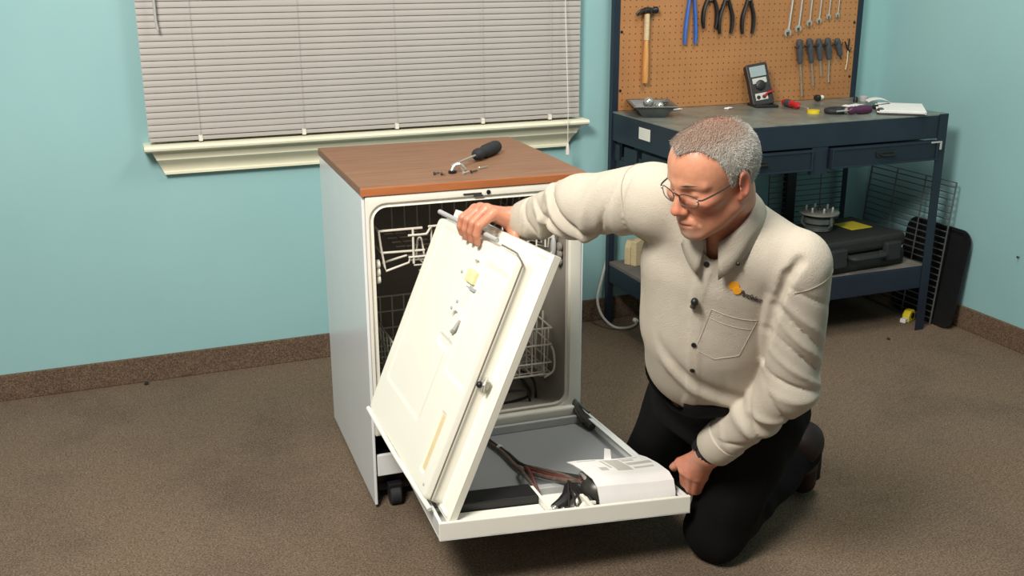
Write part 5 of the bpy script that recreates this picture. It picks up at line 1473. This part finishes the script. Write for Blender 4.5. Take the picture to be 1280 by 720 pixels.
def on_shirt(x, y, off=0.0):
    """point of the shirt front at chest coordinates x (his left), y (up)"""
    o = CHv+CLv*x+CUv*y+CFv*0.35
    hit, n_, _, _ = bvh.ray_cast(o, -CFv, 0.6)
    if hit is None:
        hit = CHv+CLv*x+CUv*y+CFv*0.1; n_ = CFv
    if n_.dot(CFv) < 0: n_ = -n_
    return hit+n_*off, n_
sub = dict(off=PB)
# cuffs
for s in 'RL':
    ax = nrm(J[s+'W']-J[s+'E']); e = J[s+'W']-ax*0.014
    T_ = along(tuple(float(x) for x in e), tuple(float(x) for x in e-ax))
    cf = MB().lathe([(0.0405, 0.0), (0.0455, -0.001), (0.0485, 0.004), (0.0505, 0.030), (0.0515, 0.058), (0.0470, 0.062), (0.0420, 0.058), (0.0405, 0.030), (0.0400, 0.004)], 28, T_)
    cuff = cf.build('cuff', M['shirt'], man, smooth=True, **sub)
# collar: folded band around the neck
up_n = nrm(hw(-0.03, 0, -0.06)-J['NB']); f_n = c_f-up_n*(c_f @ up_n); f_n = nrm(f_n); l_n = np.cross(up_n, f_n)
def collar_pt(th, k):
    """th: angle from the front (0) to his left (+); k: 0 inner bottom, 1 top fold, 2 outer tip"""
    ph = abs(th)
    fr = max(0.0, 1-abs(ph-0.20)/0.85)
    hi = 0.018*(1-math.exp(-(ph/0.9)**2))
    if k <= 1:
        r = 0.064+0.006*(1-k); h = 0.004+(0.040+hi)*k-0.022*math.exp(-(ph/0.6)**2)
        o = 0.0
    else:
        s_ = k-1
        r = 0.066+s_*(0.020+0.022*fr); h = 0.045+hi-0.022*math.exp(-(ph/0.6)**2) - s_*(0.036+hi+0.026*fr)
        o = 0
    c = J['NB']+f_n*0.012+up_n*0.024-l_n*0.010
    return c + f_n*(r*1.08*math.cos(th)) + l_n*(r*math.sin(th)) + up_n*(h+0.002)
m = MB()
ths = [t for t in np.linspace(0.20, 2*math.pi-0.20, 60)]
ths = [t if t <= math.pi else t-2*math.pi for t in ths]
ks = [0, 0.5, 1.0, 1.15, 1.5, 2.0]
for t in ths:
    for k in ks:
        m.v.append(tuple(collar_pt(t, k)))
nk_ = len(ks)
for i in range(len(ths)-1):
    for j in range(nk_-1):
        m.f.append((i*nk_+j, (i+1)*nk_+j, (i+1)*nk_+j+1, i*nk_+j+1))
collar = m.build('collar', M['shirt'], man, smooth='all', **sub)
md = collar.modifiers.new('thickness', 'SOLIDIFY'); md.thickness = 0.0022; md.offset = 0
# sleeve seams
def seam_ring(A, B, s0, n=40, R=0.14, lo=-9.0, tilt=None):
    A = Vector(tuple(float(x) for x in A)); B = Vector(tuple(float(x) for x in B))
    ax = (B-A).normalized()
    if tilt is not None: ax = (ax+Vector(tilt)).normalized()
    c = A+(B-A)*s0
    e1 = ax.orthogonal().normalized(); e2 = ax.cross(e1)
    pts = []
    for k in range(n):
        a_ = 2*math.pi*k/n
        d_ = e1*math.cos(a_)+e2*math.sin(a_)
        h_ = bvh.ray_cast(c+d_*R, -d_, R)
        if h_[0] is not None and (h_[0]-CHv).dot(CLv) > lo: pts.append(h_[0]+d_*0.0004)
    MB().tube(pts, 0.0011, 6, closed=lo < -1).build('sleeve_seam', M['shirt_seam'], man, smooth=True, **sub)
M['shirt_seam'] = cloth('beige_seam', rgb(168, 158, 140), 0.05, 500, 0.3)
seam_ring(J['RS'], J['RE'], 0.12)
seam_ring(J['LS'], J['LE'], 0.10, lo=0.150, tilt=tuple(float(x) for x in c_l*0.35))
# buttons on the placket and collar points
def button(x, y, r=0.0058, material=None):
    p_, n_ = on_shirt(x, y, 0.001)
    return MB().lathe([(r*0.7, 0), (r, 0.0006), (r, 0.0018), (r*0.75, 0.0024), (r*0.2, 0.0016)], 12, along(p_, p_+n_)).build('button', material or M['black'], man, smooth=True, **sub)
for y in (0.105, -0.088, -0.155):
    button(plx(y), y)
for th in (0.62,):
    p_ = Vector(tuple(collar_pt(th, 1.95))); o_ = Vector(tuple(J['NB'])); n_ = (p_-o_).normalized()*0.5+CFv*0.5
    MB().lathe([(0.003, 0), (0.0042, 0.001), (0.003, 0.003)], 10, along(p_+n_*0.002, p_+n_)).build('collar_button', M['black'], man, smooth=True, **sub)
# clip-on microphone
p_, n_ = on_shirt(plx(0.012), 0.012, 0.004)
mic = MB().sphere(p_+n_*0.008+CUv*0.008, (0.008, 0.008, 0.009), 10).build('clip_microphone', M['black'], man, smooth='all', **sub)
MB().tube([p_+CUv*0.004, p_+n_*0.004-CUv*0.012, p_-CUv*0.018+CLv*0.004], [0.005, 0.006, 0.003], 8).build('microphone_clip', M['dark_steel'], mic, smooth=True, **sub)
# chest pocket seams
def ribbon(pts, r, name, material, n=10):
    path = []
    for (x0, y0), (x1, y1) in zip(pts[:-1], pts[1:]):
        for k in range(n):
            t_ = k/n
            path.append(on_shirt(x0+(x1-x0)*t_, y0+(y1-y0)*t_, 0.0004)[0])
    path.append(on_shirt(pts[-1][0], pts[-1][1], 0.0004)[0])
    return MB().tube(path, r, 6).build(name, material, man, smooth=True, **sub)
ribbon([(0.028, 0.010), (0.122, 0.006), (0.122, -0.088), (0.080, -0.110), (0.034, -0.098), (0.028, 0.010)], 0.0006, 'pocket_seam', M['shirt'])
ribbon([(0.029, -0.014), (0.122, -0.018)], 0.0005, 'pocket_hem', M['shirt'])
# embroidered mark and lettering above the pocket
def on_patch(mb, x, y, off): return on_shirt(x, y, off)[0]
lm = MB()
R0 = 0.0125
cx, cy = 0.051, 0.083
def disc(mb, cx, cy, rx, ry, off, th=0.0012, n=18, ang=0.0):
    top = [on_shirt(cx+rx*math.cos(a), cy+ry*math.sin(a), off)[0] for a in np.linspace(0, 2*math.pi, n, endpoint=False)]
    bot = [on_shirt(cx+rx*math.cos(a), cy+ry*math.sin(a), off-th)[0] for a in np.linspace(0, 2*math.pi, n, endpoint=False)]
    mb.add(top+bot, [tuple(range(n)), tuple(reversed(range(n, 2*n)))]+[(k, n+k, n+(k+1) % n, (k+1) % n) for k in range(n)])
disc(lm, cx-0.004, cy+0.003, 0.0105, 0.0105, 0.0018)
disc(lm, cx+0.006, cy-0.006, 0.0085, 0.0085, 0.0022)
lm.build('embroidered_mark', M['orange'], man, **sub)
fc = bpy.data.curves.new('embroidered_text', 'FONT')
fc.body = 'PartSelect'; fc.size = 0.0168; fc.offset = 0.0; fc.extrude = 0.0
fo = bpy.data.objects.new('text_source', fc)
COL.objects.link(fo)
dg = bpy.context.evaluated_depsgraph_get()
tm = bpy.data.meshes.new_from_object(fo.evaluated_get(dg))
bpy.data.objects.remove(fo); bpy.data.curves.remove(fc)
for v_ in tm.vertices:
    x_, y_ = v_.co.x*0.70, v_.co.y
    a_ = math.radians(-17)
    p_ = on_shirt(0.0635+x_*math.cos(a_)-y_*math.sin(a_), 0.070+x_*math.sin(a_)+y_*math.cos(a_), 0.0016)[0]
    v_.co = p_-Vector(PB)
tm.materials.append(M['thread'])
to = bpy.data.objects.new('embroidered_text', tm); COL.objects.link(to); to.parent = man
md = to.modifiers.new('thickness', 'SOLIDIFY'); md.thickness = 0.0008

# ------------------------------------------------------------------ trousers, belt, shoes
def trousers_sdf(p):
    d = ell(p, J['PE'], (0.165, 0.135, 0.140), WR)
    d = smin(d, ell(p, J['WA']-w_u*0.03, (0.160, 0.075, 0.130), WR), 0.05)
    for s in 'RL':
        lg = cap(p, J[s+'H'], J[s+'K'], 0.112, 0.078)
        lg = smin(lg, cap(p, J[s+'K'], J[s+'A'], 0.076, 0.058), 0.02)
        d = smin(d, lg, 0.05)
    w = np.sin(38*p[:, 0]+20*p[:, 2])*np.sin(30*p[:, 1]+24*p[:, 2]+2*np.sin(20*p[:, 0]))*0.004
    d = d+w
    d = smax(d, 0.004-p[:, 2], 0.01)
    top = J['WA']-w_u*0.012
    return smax(d, (p-top) @ w_u.astype(F32), 0.006)
sdf_object('trousers', trousers_sdf, (0.62, -2.02, -0.02), (1.32, -1.22, 0.60), 0.006, M['trousers'], man, PB, relax=2)
def shoe(s):
    A, Tt = J[s+'A'], J[s+'TOE']
    hv_ = nrm(Tt-A); back = nrm(V3(0.85, 0.45, 0.3)); back = nrm(back-hv_*(back @ hv_))
    def f(p):
        d = fcap(p, A+back*0.030+hv_*0.0, Tt+back*0.0, 0.047, 0.040, back, 0.95)
        d = smin(d, cap(p, A-hv_*0.02, A+hv_*0.02, 0.055, 0.05), 0.03)
        d = smin(d, ell(p, A+back*0.05-hv_*0.005, (0.042, 0.042, 0.042)), 0.03)
        return smax(d, 0.001-p[:, 2], 0.006)
    def sole(p):
        c = (p-(A+Tt)*0.5) @ back
        d = fcap(p, A+back*0.062, Tt+back*0.030, 0.044, 0.042, back, 0.35)
        return smax(d, 0.001-p[:, 2], 0.004)
    mid = (A+Tt)*0.5
    o, _, _ = sdf_object('shoe', f, mid-0.18, mid+0.19, 0.005, M['shoe'], man, PB)
    sdf_object('sole', sole, mid-0.18, mid+0.19, 0.005, M['black_soft'], o, PB)
shoe('L'); shoe('R')

# ------------------------------------------------------------------ glasses
gl = MB().tube(bez([hw(0.104, -0.010, 0.000), hw(0.107, -0.004, 0.004), hw(0.107, 0.004, 0.004), hw(0.104, 0.010, 0.000)], 3), 0.0012, 6).build('eyeglasses', M['dark_steel'], man, smooth=True, **sub)
M['lens'] = NT('lens_glass').m
b_ = M['lens'].node_tree.nodes['Principled BSDF']
b_.inputs['Base Color'].default_value = (1, 1, 1, 1); b_.inputs['Roughness'].default_value = 0.02; b_.inputs['Transmission Weight'].default_value = 1.0; b_.inputs['IOR'].default_value = 1.05
for s in (1, -1):
    cy_ = s*0.033
    pr = []
    for a in np.linspace(0, 2*math.pi, 28, endpoint=False):
        ex = 0.024*np.sign(math.cos(a))*abs(math.cos(a))**0.7; ez = 0.0145*np.sign(math.sin(a))*abs(math.sin(a))**0.7
        pr.append(hw(0.104-0.010*((abs(cy_+ex)/0.057)**2), cy_+ex, -0.009+ez))
    MB().tube(pr, 0.0011, 6, closed=True).build('rim', M['dark_steel'], gl, smooth=True, **sub)
    n = len(pr)
    fwd_ = h_f*0.0008
    MB().add([tuple(x) for x in pr]+[tuple(x-fwd_) for x in pr], [tuple(range(n)), tuple(reversed(range(n, 2*n)))]).build('lens', M['lens'], gl, **sub)
    MB().tube(bez([hw(0.094, s*0.057, -0.003), hw(0.086, s*0.068, -0.001), hw(0.04, s*0.0765, 0.004), hw(-0.010, s*0.081, 0.012), hw(-0.030, s*0.080, -0.002)], 4), 0.0017, 6).build('temple_arm', M['dark_steel'], gl, smooth=True, **sub)
    MB().sphere(hw(0.096, s*0.057, -0.003), 0.0026, 8).build('hinge_screw', M['chrome'], gl, smooth='all', **sub)
# wristwatch strap on the left wrist
ax = nrm(J['LW']-J['LE']); e = J['LW']+ax*0.004
T_ = along(tuple(float(x) for x in e), tuple(float(x) for x in e-ax))
st = MB().lathe([(0.0325, -0.006), (0.0365, -0.005), (0.0375, 0.008), (0.0335, 0.009)], 24, T_).build('watch_strap', M['black'], man, smooth=True, **sub)
wd = nrm(np.cross(ax, V3(0.36, 0.93, 0))); wp = e+wd*0.036*np.sign(wd[2])
MB().lathe([(0.013, -0.004), (0.015, 0.0), (0.013, 0.005)], 18, along(tuple(wp), tuple(wp+wd*np.sign(wd[2])))).build('watch_case', M['black'], st, smooth=True, **sub)
